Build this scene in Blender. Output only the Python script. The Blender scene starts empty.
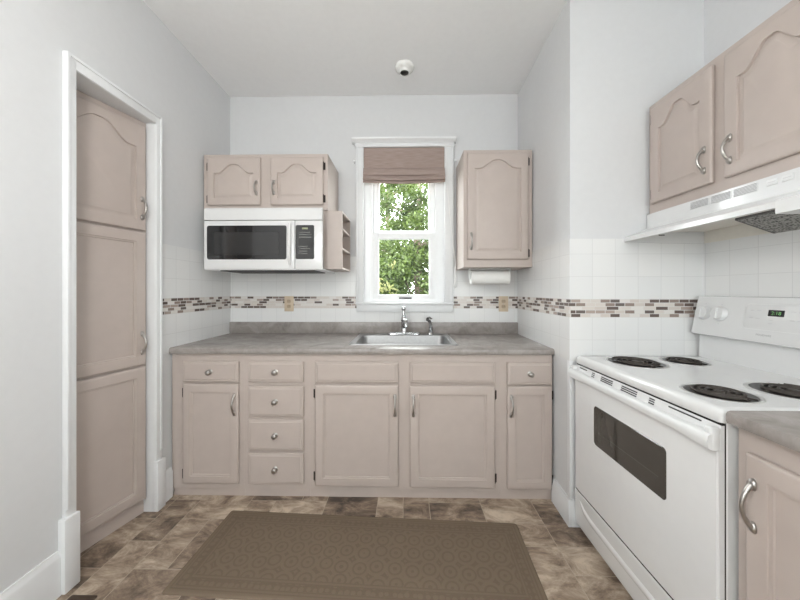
import bpy, bmesh, math, random
from mathutils import Vector, Matrix

scene = bpy.context.scene
COL = scene.collection
R = math.radians
PI = math.pi

# ------------------------------------------------------------------ materials
MATS = {}

def new_mat(name):
    m = bpy.data.materials.new(name)
    m.use_nodes = True
    nt = m.node_tree
    b = nt.nodes['Principled BSDF']
    MATS[name] = m
    return m, nt, b

def N(nt, kind, **kw):
    n = nt.nodes.new(kind)
    for k, v in kw.items():
        setattr(n, k, v)
    return n

def L(nt, a, b):
    nt.links.new(a, b)

def plain(name, col, rough=0.5, metal=0.0, var=0.03, scale=30.0, bump=0.0, bscale=200.0, spec=0.5, coat=0.0):
    """a surface of one colour with a little procedural unevenness"""
    m, nt, b = new_mat(name)
    tc = N(nt, 'ShaderNodeTexCoord')
    nz = N(nt, 'ShaderNodeTexNoise')
    nz.inputs['Scale'].default_value = scale
    nz.inputs['Detail'].default_value = 3
    L(nt, tc.outputs['Object'], nz.inputs['Vector'])
    rp = N(nt, 'ShaderNodeValToRGB')
    lo = [max(0, c * (1 - var)) for c in col]
    hi = [min(1, c * (1 + var)) for c in col]
    rp.color_ramp.elements[0].position = 0.3
    rp.color_ramp.elements[1].position = 0.7
    rp.color_ramp.elements[0].color = (*lo, 1)
    rp.color_ramp.elements[1].color = (*hi, 1)
    L(nt, nz.outputs['Fac'], rp.inputs['Fac'])
    L(nt, rp.outputs['Color'], b.inputs['Base Color'])
    b.inputs['Roughness'].default_value = rough
    b.inputs['Metallic'].default_value = metal
    b.inputs['Specular IOR Level'].default_value = spec
    b.inputs['Coat Weight'].default_value = coat
    if bump:
        n2 = N(nt, 'ShaderNodeTexNoise')
        n2.inputs['Scale'].default_value = bscale
        n2.inputs['Detail'].default_value = 2
        L(nt, tc.outputs['Object'], n2.inputs['Vector'])
        bp = N(nt, 'ShaderNodeBump')
        bp.inputs['Strength'].default_value = bump
        bp.inputs['Distance'].default_value = 0.002
        L(nt, n2.outputs['Fac'], bp.inputs['Height'])
        L(nt, bp.outputs['Normal'], b.inputs['Normal'])
    return m

M_WALL = plain('wall_paint', (0.660, 0.666, 0.675), 0.6, bump=0.15, bscale=350, var=0.01, spec=0.3)
M_CEIL = plain('ceiling_paint', (0.83, 0.832, 0.835), 0.8, bump=0.2, bscale=220, var=0.01, spec=0.2)
M_TRIM = plain('trim_paint', (0.75, 0.76, 0.77), 0.35, var=0.01)
M_CAB = plain('cabinet_paint', (0.490, 0.422, 0.386), 0.42, var=0.025, scale=14, bump=0.06, bscale=120)
M_VINYL = plain('white_vinyl', (0.86, 0.87, 0.88), 0.3, var=0.01)
M_APPL = plain('white_enamel', (0.735, 0.738, 0.740), 0.16, var=0.008, coat=0.3)
M_APPL2 = plain('white_plastic', (0.725, 0.73, 0.732), 0.3, var=0.01)
M_LINE = plain('grey_print', (0.36, 0.36, 0.37), 0.5)
M_KEY = plain('dim_key_print', (0.20, 0.20, 0.19), 0.5)
M_FAINT = plain('pale_grey_print', (0.60, 0.60, 0.61), 0.5)
M_DARK = plain('black_plastic', (0.015, 0.015, 0.016), 0.25)
M_SLOT = plain('dark_slot', (0.05, 0.05, 0.052), 0.6)
M_BLKGL = plain('black_glass', (0.012, 0.012, 0.013), 0.06, coat=0.5)
M_OVEN = plain('dark_oven_glass', (0.050, 0.045, 0.038), 0.05, coat=0.4)
M_NICK = plain('brushed_nickel', (0.46, 0.44, 0.42), 0.30, 1.0)
M_CHROME = plain('chrome', (0.58, 0.59, 0.60), 0.12, 1.0)
M_STEEL = plain('stainless_steel', (0.36, 0.36, 0.36), 0.42, 0.9, var=0.05, scale=60)
M_RING = plain('burner_ring_steel', (0.62, 0.62, 0.61), 0.35, 0.6)
M_HINGE = plain('dark_bronze', (0.035, 0.028, 0.024), 0.4, 0.6)
M_COIL = plain('burner_coil_metal', (0.050, 0.041, 0.035), 0.5, 0.3)
M_BOWL = plain('burner_bowl', (0.02, 0.018, 0.017), 0.3, 0.2)
M_ALMOND = plain('almond_plastic', (0.60, 0.49, 0.36), 0.4)
M_ALMOND2 = plain('almond_receptacle', (0.46, 0.36, 0.26), 0.4)
M_PAPER = plain('white_paper', (0.82, 0.82, 0.80), 0.9, bump=0.4, bscale=160, var=0.02)
M_CORD = plain('white_cord', (0.85, 0.85, 0.85), 0.7)
M_HOODIN = plain('cream_enamel', (0.74, 0.71, 0.65), 0.35)
M_PORC = plain('porcelain', (0.80, 0.80, 0.78), 0.25)
M_GRIME = plain('grey_socket_metal', (0.16, 0.155, 0.15), 0.4, 0.6)
M_REGIS = plain('brown_register_metal', (0.085, 0.060, 0.045), 0.45, 0.4)
M_BARK = plain('bark', (0.12, 0.09, 0.07), 0.9, var=0.4)
M_SOIL = plain('lawn', (0.04, 0.07, 0.02), 0.95, var=0.4, scale=8)

def led(name, col, strength):
    m, nt, b = new_mat(name)
    b.inputs['Base Color'].default_value = (*col, 1)
    b.inputs['Emission Color'].default_value = (*col, 1)
    b.inputs['Emission Strength'].default_value = strength
    return m
M_LED = led('green_display_digits', (0.16, 0.40, 0.14), 0.12)

def glass_mat():
    m, nt, b = new_mat('window_glass')
    nt.nodes.remove(b)
    out = nt.nodes['Material Output']
    tr = N(nt, 'ShaderNodeBsdfTransparent')
    tr.inputs['Color'].default_value = (0.95, 0.97, 0.96, 1)
    gl = N(nt, 'ShaderNodeBsdfGlossy')
    gl.inputs['Roughness'].default_value = 0.02
    mx = N(nt, 'ShaderNodeMixShader')
    mx.inputs['Fac'].default_value = 0.02
    L(nt, tr.outputs[0], mx.inputs[1])
    L(nt, gl.outputs[0], mx.inputs[2])
    L(nt, mx.outputs[0], out.inputs['Surface'])
    return m
M_GLASS = glass_mat()

def counter_mat():
    m, nt, b = new_mat('grey_laminate')
    tc = N(nt, 'ShaderNodeTexCoord')
    n1 = N(nt, 'ShaderNodeTexNoise')
    n1.inputs['Scale'].default_value = 9
    n1.inputs['Detail'].default_value = 8
    n1.inputs['Roughness'].default_value = 0.7
    n1.inputs['Distortion'].default_value = 0.6
    L(nt, tc.outputs['Object'], n1.inputs['Vector'])
    rp = N(nt, 'ShaderNodeValToRGB')
    e = rp.color_ramp.elements
    e[0].position = 0.30; e[0].color = (0.225, 0.200, 0.185, 1)
    e[1].position = 0.72; e[1].color = (0.385, 0.355, 0.335, 1)
    k = e.new(0.5); k.color = (0.305, 0.278, 0.262, 1)
    L(nt, n1.outputs['Fac'], rp.inputs['Fac'])
    L(nt, rp.outputs['Color'], b.inputs['Base Color'])
    b.inputs['Roughness'].default_value = 0.27
    return m
M_COUNTER = counter_mat()

ROW0, ROW1 = 1.119, 1.216           # mosaic strip, bottom and top
def tile_mat(name, axis, shift):
    """square white wall tiles with a five-row strip of small stone mosaic"""
    m, nt, b = new_mat(name)
    tc = N(nt, 'ShaderNodeTexCoord')
    sp = N(nt, 'ShaderNodeSeparateXYZ')
    L(nt, tc.outputs['Object'], sp.inputs[0])
    u = N(nt, 'ShaderNodeMath', operation='ADD'); u.inputs[1].default_value = shift
    L(nt, sp.outputs[axis], u.inputs[0])
    def math(op, a, v):
        n = N(nt, 'ShaderNodeMath', operation=op)
        if isinstance(a, (int, float)): n.inputs[0].default_value = a
        else: L(nt, a, n.inputs[0])
        if isinstance(v, (int, float)): n.inputs[1].default_value = v
        else: L(nt, v, n.inputs[1])
        return n.outputs[0]
    z = sp.outputs[2]
    above = math('GREATER_THAN', z, (ROW0 + ROW1) / 2)
    zz = math('ADD', math('SUBTRACT', z, ROW0), math('MULTIPLY', above, ROW0 - ROW1))
    zz = math('ADD', zz, 1.21)
    cb = N(nt, 'ShaderNodeCombineXYZ')
    L(nt, math('ADD', u.outputs[0], 12.1), cb.inputs[0]); L(nt, zz, cb.inputs[1])
    br = N(nt, 'ShaderNodeTexBrick', offset=0.0, squash=1.0)
    L(nt, cb.outputs[0], br.inputs['Vector'])
    br.inputs['Scale'].default_value = 1.0
    br.inputs['Brick Width'].default_value = 0.121
    br.inputs['Row Height'].default_value = 0.121
    br.inputs['Mortar Size'].default_value = 0.0013
    br.inputs['Mortar Smooth'].default_value = 0.3
    br.inputs['Color1'].default_value = (0.76, 0.765, 0.765, 1)
    br.inputs['Color2'].default_value = (0.79, 0.79, 0.785, 1)
    br.inputs['Mortar'].default_value = (0.67, 0.67, 0.67, 1)
    # mosaic
    cb2 = N(nt, 'ShaderNodeCombineXYZ')
    L(nt, math('ADD', u.outputs[0], 9.0), cb2.inputs[0])
    L(nt, math('ADD', math('SUBTRACT', z, ROW0), 1.94), cb2.inputs[1])
    b2 = N(nt, 'ShaderNodeTexBrick', offset=0.5, squash=1.25, squash_frequency=3)
    L(nt, cb2.outputs[0], b2.inputs['Vector'])
    b2.inputs['Scale'].default_value = 1.0
    b2.inputs['Brick Width'].default_value = 0.052
    b2.inputs['Row Height'].default_value = 0.0194
    b2.inputs['Mortar Size'].default_value = 0.0016
    b2.inputs['Bias'].default_value = 0.0
    b2.inputs['Color1'].default_value = (0, 0, 0, 1)
    b2.inputs['Color2'].default_value = (1, 1, 1, 1)
    b2.inputs['Mortar'].default_value = (0, 0, 0, 1)
    rp = N(nt, 'ShaderNodeValToRGB'); rp.color_ramp.interpolation = 'CONSTANT'
    el = rp.color_ramp.elements
    cols = [(0.0, (0.135, 0.103, 0.09)), (0.24, (0.66, 0.61, 0.57)), (0.46, (0.28, 0.22, 0.19)),
            (0.62, (0.72, 0.69, 0.66)), (0.82, (0.40, 0.33, 0.295)), (0.88, (0.62, 0.56, 0.52)), (0.93, (0.15, 0.125, 0.115))]
    el[0].position = 0; el[0].color = (*cols[0][1], 1)
    el[1].position = cols[1][0]; el[1].color = (*cols[1][1], 1)
    for p, c in cols[2:]:
        k = el.new(p); k.color = (*c, 1)
    L(nt, b2.outputs['Color'], rp.inputs['Fac'])
    mm = N(nt, 'ShaderNodeMix', data_type='RGBA')
    L(nt, b2.outputs['Fac'], mm.inputs[0])
    L(nt, rp.outputs['Color'], mm.inputs[6])
    mm.inputs[7].default_value = (0.70, 0.68, 0.66, 1)
    inm = math('MULTIPLY', math('GREATER_THAN', z, ROW0), math('LESS_THAN', z, ROW1))
    mx = N(nt, 'ShaderNodeMix', data_type='RGBA')
    L(nt, inm, mx.inputs[0])
    L(nt, br.outputs['Color'], mx.inputs[6])
    L(nt, mm.outputs[2], mx.inputs[7])
    L(nt, mx.outputs[2], b.inputs['Base Color'])
    hm = N(nt, 'ShaderNodeMix', data_type='FLOAT')
    L(nt, inm, hm.inputs[0]); L(nt, br.outputs['Fac'], hm.inputs[2]); L(nt, b2.outputs['Fac'], hm.inputs[3])
    bp = N(nt, 'ShaderNodeBump', invert=True)
    bp.inputs['Strength'].default_value = 0.4; bp.inputs['Distance'].default_value = 0.001
    L(nt, hm.outputs[0], bp.inputs['Height']); L(nt, bp.outputs['Normal'], b.inputs['Normal'])
    b.inputs['Roughness'].default_value = 0.22
    return m
M_TILE_X = tile_mat('wall_tile_facing_room', 0, -0.034)
M_TILE_Y = tile_mat('wall_tile_side', 1, 0.05)

def floor_mat():
    m, nt, b = new_mat('stone_look_floor_tile')
    tc = N(nt, 'ShaderNodeTexCoord')
    at = N(nt, 'ShaderNodeAttribute', attribute_name='tile')
    sc = N(nt, 'ShaderNodeVectorMath', operation='SCALE'); sc.inputs['Scale'].default_value = 37.0
    L(nt, at.outputs['Color'], sc.inputs[0])
    ad = N(nt, 'ShaderNodeVectorMath', operation='ADD')
    L(nt, tc.outputs['Object'], ad.inputs[0]); L(nt, sc.outputs[0], ad.inputs[1])
    mp = N(nt, 'ShaderNodeMapping'); mp.inputs['Scale'].default_value = (1.0, 1.9, 1.0)
    mp.inputs['Rotation'].default_value = (0, 0, 0.5)
    L(nt, ad.outputs[0], mp.inputs['Vector'])
    n1 = N(nt, 'ShaderNodeTexNoise')
    n1.inputs['Scale'].default_value = 5.5; n1.inputs['Detail'].default_value = 10
    n1.inputs['Roughness'].default_value = 0.72; n1.inputs['Distortion'].default_value = 0.5
    L(nt, mp.outputs[0], n1.inputs['Vector'])
    rp = N(nt, 'ShaderNodeValToRGB')
    e = rp.color_ramp.elements
    e[0].position = 0.33; e[0].color = (0.078, 0.060, 0.050, 1)
    e[1].position = 0.69; e[1].color = (0.62, 0.52, 0.415, 1)
    for p, c in ((0.41, (0.165, 0.122, 0.092)), (0.50, (0.285, 0.217, 0.163)), (0.585, (0.43, 0.345, 0.265))):
        k = e.new(p); k.color = (*c, 1)
    sx = N(nt, 'ShaderNodeSeparateColor'); L(nt, at.outputs['Color'], sx.inputs[0])
    mu = N(nt, 'ShaderNodeMath', operation='MULTIPLY_ADD')
    mu.inputs[1].default_value = 0.17; mu.inputs[2].default_value = -0.08
    L(nt, sx.outputs[0], mu.inputs[0])
    ad2 = N(nt, 'ShaderNodeMath', operation='ADD')
    L(nt, n1.outputs['Fac'], ad2.inputs[0]); L(nt, mu.outputs[0], ad2.inputs[1])
    L(nt, ad2.outputs[0], rp.inputs['Fac'])
    L(nt, rp.outputs['Color'], b.inputs['Base Color'])
    b.inputs['Roughness'].default_value = 0.42
    b.inputs['Specular IOR Level'].default_value = 0.35
    bp = N(nt, 'ShaderNodeBump'); bp.inputs['Strength'].default_value = 0.15; bp.inputs['Distance'].default_value = 0.002
    L(nt, n1.outputs['Fac'], bp.inputs['Height']); L(nt, bp.outputs['Normal'], b.inputs['Normal'])
    return m
M_FLOOR = floor_mat()
M_GROUT = plain('beige_grout', (0.46, 0.39, 0.31), 0.85)

def rug_mat(hx, hy):
    m, nt, b = new_mat('brown_embossed_rug')
    tc = N(nt, 'ShaderNodeTexCoord')
    sp = N(nt, 'ShaderNodeSeparateXYZ'); L(nt, tc.outputs['Object'], sp.inputs[0])
    def math(op, a, v=None):
        n = N(nt, 'ShaderNodeMath', operation=op)
        for i, q in enumerate((a, v)):
            if q is None: continue
            if isinstance(q, (int, float)): n.inputs[i].default_value = q
            else: L(nt, q, n.inputs[i])
        return n.outputs[0]
    dx = math('SUBTRACT', hx, math('ABSOLUTE', sp.outputs[0]))
    dy = math('SUBTRACT', hy, math('ABSOLUTE', sp.outputs[1]))
    d = math('MINIMUM', dx, dy)
    def band(c, w):
        return math('LESS_THAN', math('ABSOLUTE', math('SUBTRACT', d, c)), w)
    lines = math('ADD', math('ADD', band(0.022, 0.003), band(0.036, 0.003)), math('ADD', band(0.072, 0.003), band(0.086, 0.003)))
    field = math('GREATER_THAN', d, 0.088)
    border = math('MULTIPLY', math('GREATER_THAN', d, 0.04), math('LESS_THAN', d, 0.069))
    vo = N(nt, 'ShaderNodeTexVoronoi', feature='F1', distance='EUCLIDEAN')
    vo.inputs['Scale'].default_value = 12.5; vo.inputs['Randomness'].default_value = 0.25
    L(nt, tc.outputs['Object'], vo.inputs['Vector'])
    rings = math('GREATER_THAN', math('SINE', math('MULTIPLY', vo.outputs['Distance'], 22.0)), 0.35)
    vb = N(nt, 'ShaderNodeTexVoronoi', feature='F1'); vb.inputs['Scale'].default_value = 36.0
    vb.inputs['Randomness'].default_value = 0.3
    L(nt, tc.outputs['Object'], vb.inputs['Vector'])
    dots = math('GREATER_THAN', vb.outputs['Distance'], 0.42)
    pat = math('ADD', math('MULTIPLY', field, rings), math('MULTIPLY', border, dots))
    pat = math('MINIMUM', math('ADD', pat, lines), 1.0)
    nz = N(nt, 'ShaderNodeTexNoise'); nz.inputs['Scale'].default_value = 260; nz.inputs['Detail'].default_value = 2
    L(nt, tc.outputs['Object'], nz.inputs['Vector'])
    mx = N(nt, 'ShaderNodeMix', data_type='RGBA')
    L(nt, pat, mx.inputs[0])
    mx.inputs[6].default_value = (0.222, 0.172, 0.126, 1)
    mx.inputs[7].default_value = (0.192, 0.148, 0.108, 1)
    m2 = N(nt, 'ShaderNodeMix', data_type='RGBA', blend_type='MULTIPLY')
    m2.inputs[0].default_value = 0.25
    L(nt, mx.outputs[2], m2.inputs[6]); L(nt, nz.outputs['Color'], m2.inputs[7])
    L(nt, m2.outputs[2], b.inputs['Base Color'])
    h = math('SUBTRACT', math('MULTIPLY', nz.outputs['Fac'], 0.5), pat)
    bp = N(nt, 'ShaderNodeBump'); bp.inputs['Strength'].default_value = 0.5; bp.inputs['Distance'].default_value = 0.0025
    L(nt, h, bp.inputs['Height']); L(nt, bp.outputs['Normal'], b.inputs['Normal'])
    b.inputs['Roughness'].default_value = 0.95
    b.inputs['Specular IOR Level'].default_value = 0.1
    return m

def fabric_mat():
    m, nt, b = new_mat('taupe_linen')
    tc = N(nt, 'ShaderNodeTexCoord')
    mp = N(nt, 'ShaderNodeMapping'); mp.inputs['Scale'].default_value = (12, 12, 260)
    L(nt, tc.outputs['Object'], mp.inputs['Vector'])
    nz = N(nt, 'ShaderNodeTexNoise'); nz.inputs['Scale'].default_value = 1.0; nz.inputs['Detail'].default_value = 3
    L(nt, mp.outputs[0], nz.inputs['Vector'])
    rp = N(nt, 'ShaderNodeValToRGB')
    rp.color_ramp.elements[0].position = 0.3; rp.color_ramp.elements[0].color = (0.290, 0.222, 0.197, 1)
    rp.color_ramp.elements[1].position = 0.7; rp.color_ramp.elements[1].color = (0.390, 0.308, 0.278, 1)
    L(nt, nz.outputs['Fac'], rp.inputs['Fac']); L(nt, rp.outputs['Color'], b.inputs['Base Color'])
    b.inputs['Roughness'].default_value = 0.95
    return m
M_LINEN = fabric_mat()

def mesh_filter_mat():
    m, nt, b = new_mat('greasy_filter_mesh')
    tc = N(nt, 'ShaderNodeTexCoord')
    vo = N(nt, 'ShaderNodeTexVoronoi'); vo.inputs['Scale'].default_value = 115; vo.inputs['Randomness'].default_value = 0.7
    L(nt, tc.outputs['Object'], vo.inputs['Vector'])
    rp = N(nt, 'ShaderNodeValToRGB')
    rp.color_ramp.elements[0].position = 0.25; rp.color_ramp.elements[0].color = (0.04, 0.04, 0.04, 1)
    rp.color_ramp.elements[1].position = 0.55; rp.color_ramp.elements[1].color = (0.40, 0.39, 0.37, 1)
    L(nt, vo.outputs['Distance'], rp.inputs['Fac']); L(nt, rp.outputs['Color'], b.inputs['Base Color'])
    b.inputs['Metallic'].default_value = 0.4; b.inputs['Roughness'].default_value = 0.5
    bp = N(nt, 'ShaderNodeBump'); bp.inputs['Strength'].default_value = 0.8; bp.inputs['Distance'].default_value = 0.003
    L(nt, vo.outputs['Distance'], bp.inputs['Height']); L(nt, bp.outputs['Normal'], b.inputs['Normal'])
    return m
M_FILTER = mesh_filter_mat()

def leaf_mat(name, a, c):
    m, nt, b = new_mat(name)
    at = N(nt, 'ShaderNodeAttribute', attribute_name='tint')
    rp = N(nt, 'ShaderNodeValToRGB')
    rp.color_ramp.elements[0].color = (*a, 1); rp.color_ramp.elements[1].color = (*c, 1)
    L(nt, at.outputs['Fac'], rp.inputs['Fac'])
    L(nt, rp.outputs['Color'], b.inputs['Base Color'])
    b.inputs['Roughness'].default_value = 0.5
    out = nt.nodes['Material Output']
    tl = N(nt, 'ShaderNodeBsdfTranslucent'); L(nt, rp.outputs['Color'], tl.inputs['Color'])
    mx = N(nt, 'ShaderNodeMixShader'); mx.inputs[0].default_value = 0.45
    L(nt, b.outputs[0], mx.inputs[1]); L(nt, tl.outputs[0], mx.inputs[2]); L(nt, mx.outputs[0], out.inputs['Surface'])
    return m
M_LEAF = leaf_mat('green_leaves', (0.014, 0.030, 0.005), (0.105, 0.150, 0.034))
M_LEAF2 = leaf_mat('yellow_green_leaves', (0.12, 0.13, 0.03), (0.30, 0.30, 0.13))

# ------------------------------------------------------------------ mesh builder
class MB:
    def __init__(s):
        s.bm = bmesh.new()
    def box(s, x0, x1, y0, y1, z0, z1, bev=0.0, seg=2, mi=0):
        x0, x1 = min(x0, x1), max(x0, x1); y0, y1 = min(y0, y1), max(y0, y1); z0, z1 = min(z0, z1), max(z0, z1)
        r = bmesh.ops.create_cube(s.bm, size=1.0)
        vs = r['verts']
        for v in vs:
            v.co = Vector(((x0 + x1) / 2 + v.co.x * (x1 - x0), (y0 + y1) / 2 + v.co.y * (y1 - y0), (z0 + z1) / 2 + v.co.z * (z1 - z0)))
        fs = {f for v in vs for f in v.link_faces}
        for f in fs: f.material_index = mi
        if bev > 0:
            bev = min(bev, 0.49 * min(x1 - x0, y1 - y0, z1 - z0))
            es = list({e for v in vs for e in v.link_edges})
            bmesh.ops.bevel(s.bm, geom=es, offset=bev, segments=seg, profile=0.5, affect='EDGES', material=mi)
        return s
    def loops(s, loops, cap0=True, cap1=True, closed=True, mi=0):
        rows = [[s.bm.verts.new(p) for p in lp] for lp in loops]
        n = len(rows[0])
        for a, b in zip(rows, rows[1:]):
            for i in range(n if closed else n - 1):
                j = (i + 1) % n
                try:
                    f = s.bm.faces.new((a[i], a[j], b[j], b[i])); f.material_index = mi
                except ValueError: pass
        if cap0:
            f = s.bm.faces.new(list(reversed(rows[0]))); f.material_index = mi
        if cap1:
            f = s.bm.faces.new(rows[-1]); f.material_index = mi
        return s
    def prism(s, pts, axis, a0, a1, mi=0):
        """2-D outline (in the two other axes, in order) pulled along axis from a0 to a1"""
        def P(p, a):
            if axis == 'x': return (a, p[0], p[1])
            if axis == 'y': return (p[0], a, p[1])
            return (p[0], p[1], a)
        return s.loops([[P(p, a0) for p in pts], [P(p, a1) for p in pts]], mi=mi)
    def tube(s, pts, rad, n=10, caps=True, mi=0, flat=1.0):
        pts = [Vector(p) for p in pts]
        if not isinstance(rad, (list, tuple)): rad = [rad] * len(pts)
        loops = []
        up = None
        for i, p in enumerate(pts):
            t = (pts[min(i + 1, len(pts) - 1)] - pts[max(i - 1, 0)])
            if t.length < 1e-9: t = Vector((0, 0, 1))
            t.normalize()
            if up is None:
                up = Vector((1, 0, 0)) if abs(t.x) < 0.9 else Vector((0, 1, 0))
            a = (up - t * up.dot(t)).normalized(); b = t.cross(a); up = a
            loops.append([p + a * (rad[i] * math.cos(2 * PI * k / n)) + b * (rad[i] * flat * math.sin(2 * PI * k / n)) for k in range(n)])
        return s.loops(loops, caps, caps, mi=mi)
    def lathe(s, prof, n=24, mat=None, cap0=True, cap1=True, mi=0):
        mat = mat or Matrix.Identity(4)
        lp = [[mat @ Vector((r * math.cos(2 * PI * k / n), r * math.sin(2 * PI * k / n), h)) for k in range(n)] for r, h in prof]
        return s.loops(lp, cap0, cap1, mi=mi)
    def build(s, name, mats, parent=None, world=False, smooth=35):
        bmesh.ops.remove_doubles(s.bm, verts=s.bm.verts, dist=1e-6)
        bmesh.ops.recalc_face_normals(s.bm, faces=s.bm.faces)
        me = bpy.data.meshes.new(name)
        if world and parent is not None:
            top = parent
            while top.parent: top = top.parent
            m = ROOT_M.get(top.name, Matrix.Identity(4)).inverted()
            s.bm.transform(m)
        s.bm.to_mesh(me); s.bm.free()
        for m in (mats if isinstance(mats, (list, tuple)) else [mats]): me.materials.append(m)
        for p in me.polygons: p.use_smooth = True
        me.set_sharp_from_angle(angle=R(smooth))
        o = bpy.data.objects.new(name, me); COL.objects.link(o)
        if parent is not None: o.parent = parent
        return o

ROOT_M = {}
def thing(name, label, cat, loc=(0, 0, 0), rz=0.0, group=None):
    o = bpy.data.objects.new(name, None); COL.objects.link(o)
    o.empty_display_size = 0.05
    o.location = loc; o.rotation_euler = (0, 0, rz)
    o['label'] = label; o['category'] = cat
    if group: o['group'] = group
    ROOT_M[o.name] = Matrix.Translation(loc) @ Matrix.Rotation(rz, 4, 'Z')
    return o
def tag(o, label, cat, group=None):
    o['label'] = label; o['category'] = cat
    if group: o['group'] = group
    return o
def struct(o):
    o['kind'] = 'structure'; return o
def struct_root(name):
    o = bpy.data.objects.new(name, None); COL.objects.link(o); o.empty_display_size = 0.05
    o['kind'] = 'structure'; return o

# ------------------------------------------------------------------ room numbers (metres)
XL, XP, XR = -1.435, 0.905, 1.590        # faces of tile on left wall, pier side, right wall
YB, YP = 2.48, 1.652                    # faces of tile on back wall and pier front
ZC = 2.855
def pier(y): return 0.905 - 0.0290 * (2.48 - y)   # the pier's side runs slightly out of square
XQ = pier(YP)
TT = 0.006                              # tile thickness
YR = -2.3                               # rear of the room, behind the camera
DY0, DY1, DZ = 1.295, 1.715, 2.215      # doorway in the left wall
WX0, WX1, WZ0, WZ1 = -0.345, 0.322, 1.165, 2.425   # window opening

# floor ------------------------------------------------------------
def build_floor():
    random.seed(41)
    mb = MB()
    x0, y0, x1, y1 = -2.30, YR - 0.15, 1.80, 2.62
    mb.box(x0, x1, y0, y1, -0.06, -0.0012, mi=1)
    bm = mb.bm
    U = 0.1525
    nx, ny = int((x1 - x0) / U), int((y1 - y0) / U)
    used = [[False] * ny for _ in range(nx)]
    lay = bm.loops.layers.float_color.new('tile')
    sizes = [(2, 2), (2, 2), (2, 1), (2, 1), (1, 2), (2, 2)]
    g = 0.0017
    for j in range(ny - 1, -1, -1):
        for i in range(nx):
            if used[i][j]: continue
            cand = sizes[:]; random.shuffle(cand); cand.append((1, 1))
            for w, h in cand:
                if i + w <= nx and j - h + 1 >= 0 and all(not used[i + a][j - c] for a in range(w) for c in range(h)):
                    break
            for a in range(w):
                for c in range(h): used[i + a][j - c] = True
            ax, ay = x0 + i * U, y0 + (j - h + 1) * U
            vs = [bm.verts.new(p) for p in ((ax + g, ay + g, 0), (ax + w * U - g, ay + g, 0), (ax + w * U - g, ay + h * U - g, 0), (ax + g, ay + h * U - g, 0))]
            f = bm.faces.new(vs); f.material_index = 0
            c = (random.random(), random.random(), random.random(), 1)
            for lp in f.loops: lp[lay] = c
    return struct(mb.build('floor', [M_FLOOR, M_GROUT]))
build_floor()

# walls ------------------------------------------------------------
w = MB()
yb = YB + TT
for (a, b_, c, d) in ((-1.60, WX0, 0, ZC), (WX1, 1.80, 0, ZC), (WX0, WX1, 0, WZ0), (WX0, WX1, WZ1, ZC)):
    w.box(a, b_, yb, yb + 0.118, c, d)
struct(w.build('wall_back', M_WALL))
w = MB()
xl = XL - TT
w.box(xl - 0.13, xl, DY1 + 0.012, yb, 0, ZC)
w.box(xl - 0.13, xl, -0.82, DY0 - 0.012, 0, ZC); w.box(xl - 0.13, xl, YR, -1.38, 0, ZC)
w.box(xl - 0.13, xl, -1.38, -0.82, 0, 0.75); w.box(xl - 0.13, xl, -1.38, -0.82, 2.45, ZC)
w.box(xl - 0.13, xl, DY0 - 0.012, DY1 + 0.012, DZ + 0.012, ZC)
# recess behind the doorway that holds the pantry
w.box(-2.25, xl - 0.13, yb - 0.35, yb - 0.25, 0, ZC)
w.box(-2.25, xl - 0.13, 0.75, 0.85, 0, ZC)
w.box(-2.25, -2.15, 0.85, yb - 0.35, 0, ZC)
struct(w.build('wall_left', M_WALL))
w = MB(); w.prism([(pier(YP) + TT, YP + TT), (XR + TT, YP + TT), (XR + TT, yb), (pier(yb) + TT, yb)], 'z', 0, ZC)
struct(w.build('wall_pier', M_WALL))
w = MB()
xr = XR + TT
w.box(xr, xr + 0.13, -0.82, YP + TT, 0, ZC); w.box(xr, xr + 0.13, YR, -1.38, 0, ZC); w.box(xr, xr + 0.13, -1.38, -0.82, 0, 0.75); w.box(xr, xr + 0.13, -1.38, -0.82, 2.45, ZC)
struct(w.build('wall_right', M_WALL))
w = MB()
for (a, b_, c, d) in ((xl, -1.38, 0, ZC), (-0.63, 0.74, 0, ZC), (1.52, XR + TT, 0, ZC), (-1.38, -0.63, 2.25, ZC), (-1.38, -0.63, 0, 1.05), (0.74, 1.52, 2.25, ZC), (0.74, 1.52, 0, 1.05)):
    w.box(a, b_, YR - 0.12, YR, c, d)
struct(w.build('wall_rear', M_WALL))
w = MB(); w.box(-2.30, 1.80, YR - 0.15, yb + 0.15, ZC, ZC + 0.08)
struct(w.build('ceiling', M_CEIL))

# wall tile ----------------------------------------------------------
TB, TTOP = 0.885, 1.540
w = MB()
w.box(XL - TT, -0.388, YB, yb, 0.914, TTOP); w.box(0.375, XP + TT, YB, yb, 0.914, TTOP); w.box(-0.388, 0.375, YB, yb, 0.914, 1.10)
struct(w.build('trim_1', M_TILE_X))
w = MB(); w.box(XL - TT, XL, 1.767, YB, TB, TTOP); struct(w.build('trim_2', M_TILE_Y))
w = MB(); w.prism([(XQ, YP), (XQ + TT, YP), (pier(YB) + TT, YB), (pier(YB), YB)], 'z', TB, TTOP); struct(w.build('trim_3', M_TILE_Y))
w = MB(); w.box(XQ + TT, XR + TT, YP, YP + TT, TB, TTOP); struct(w.build('trim_4', M_TILE_X))
w = MB(); w.box(XR, XR + TT, -0.8, YP, TB, 1.70); struct(w.build('trim_5', M_TILE_Y))

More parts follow.
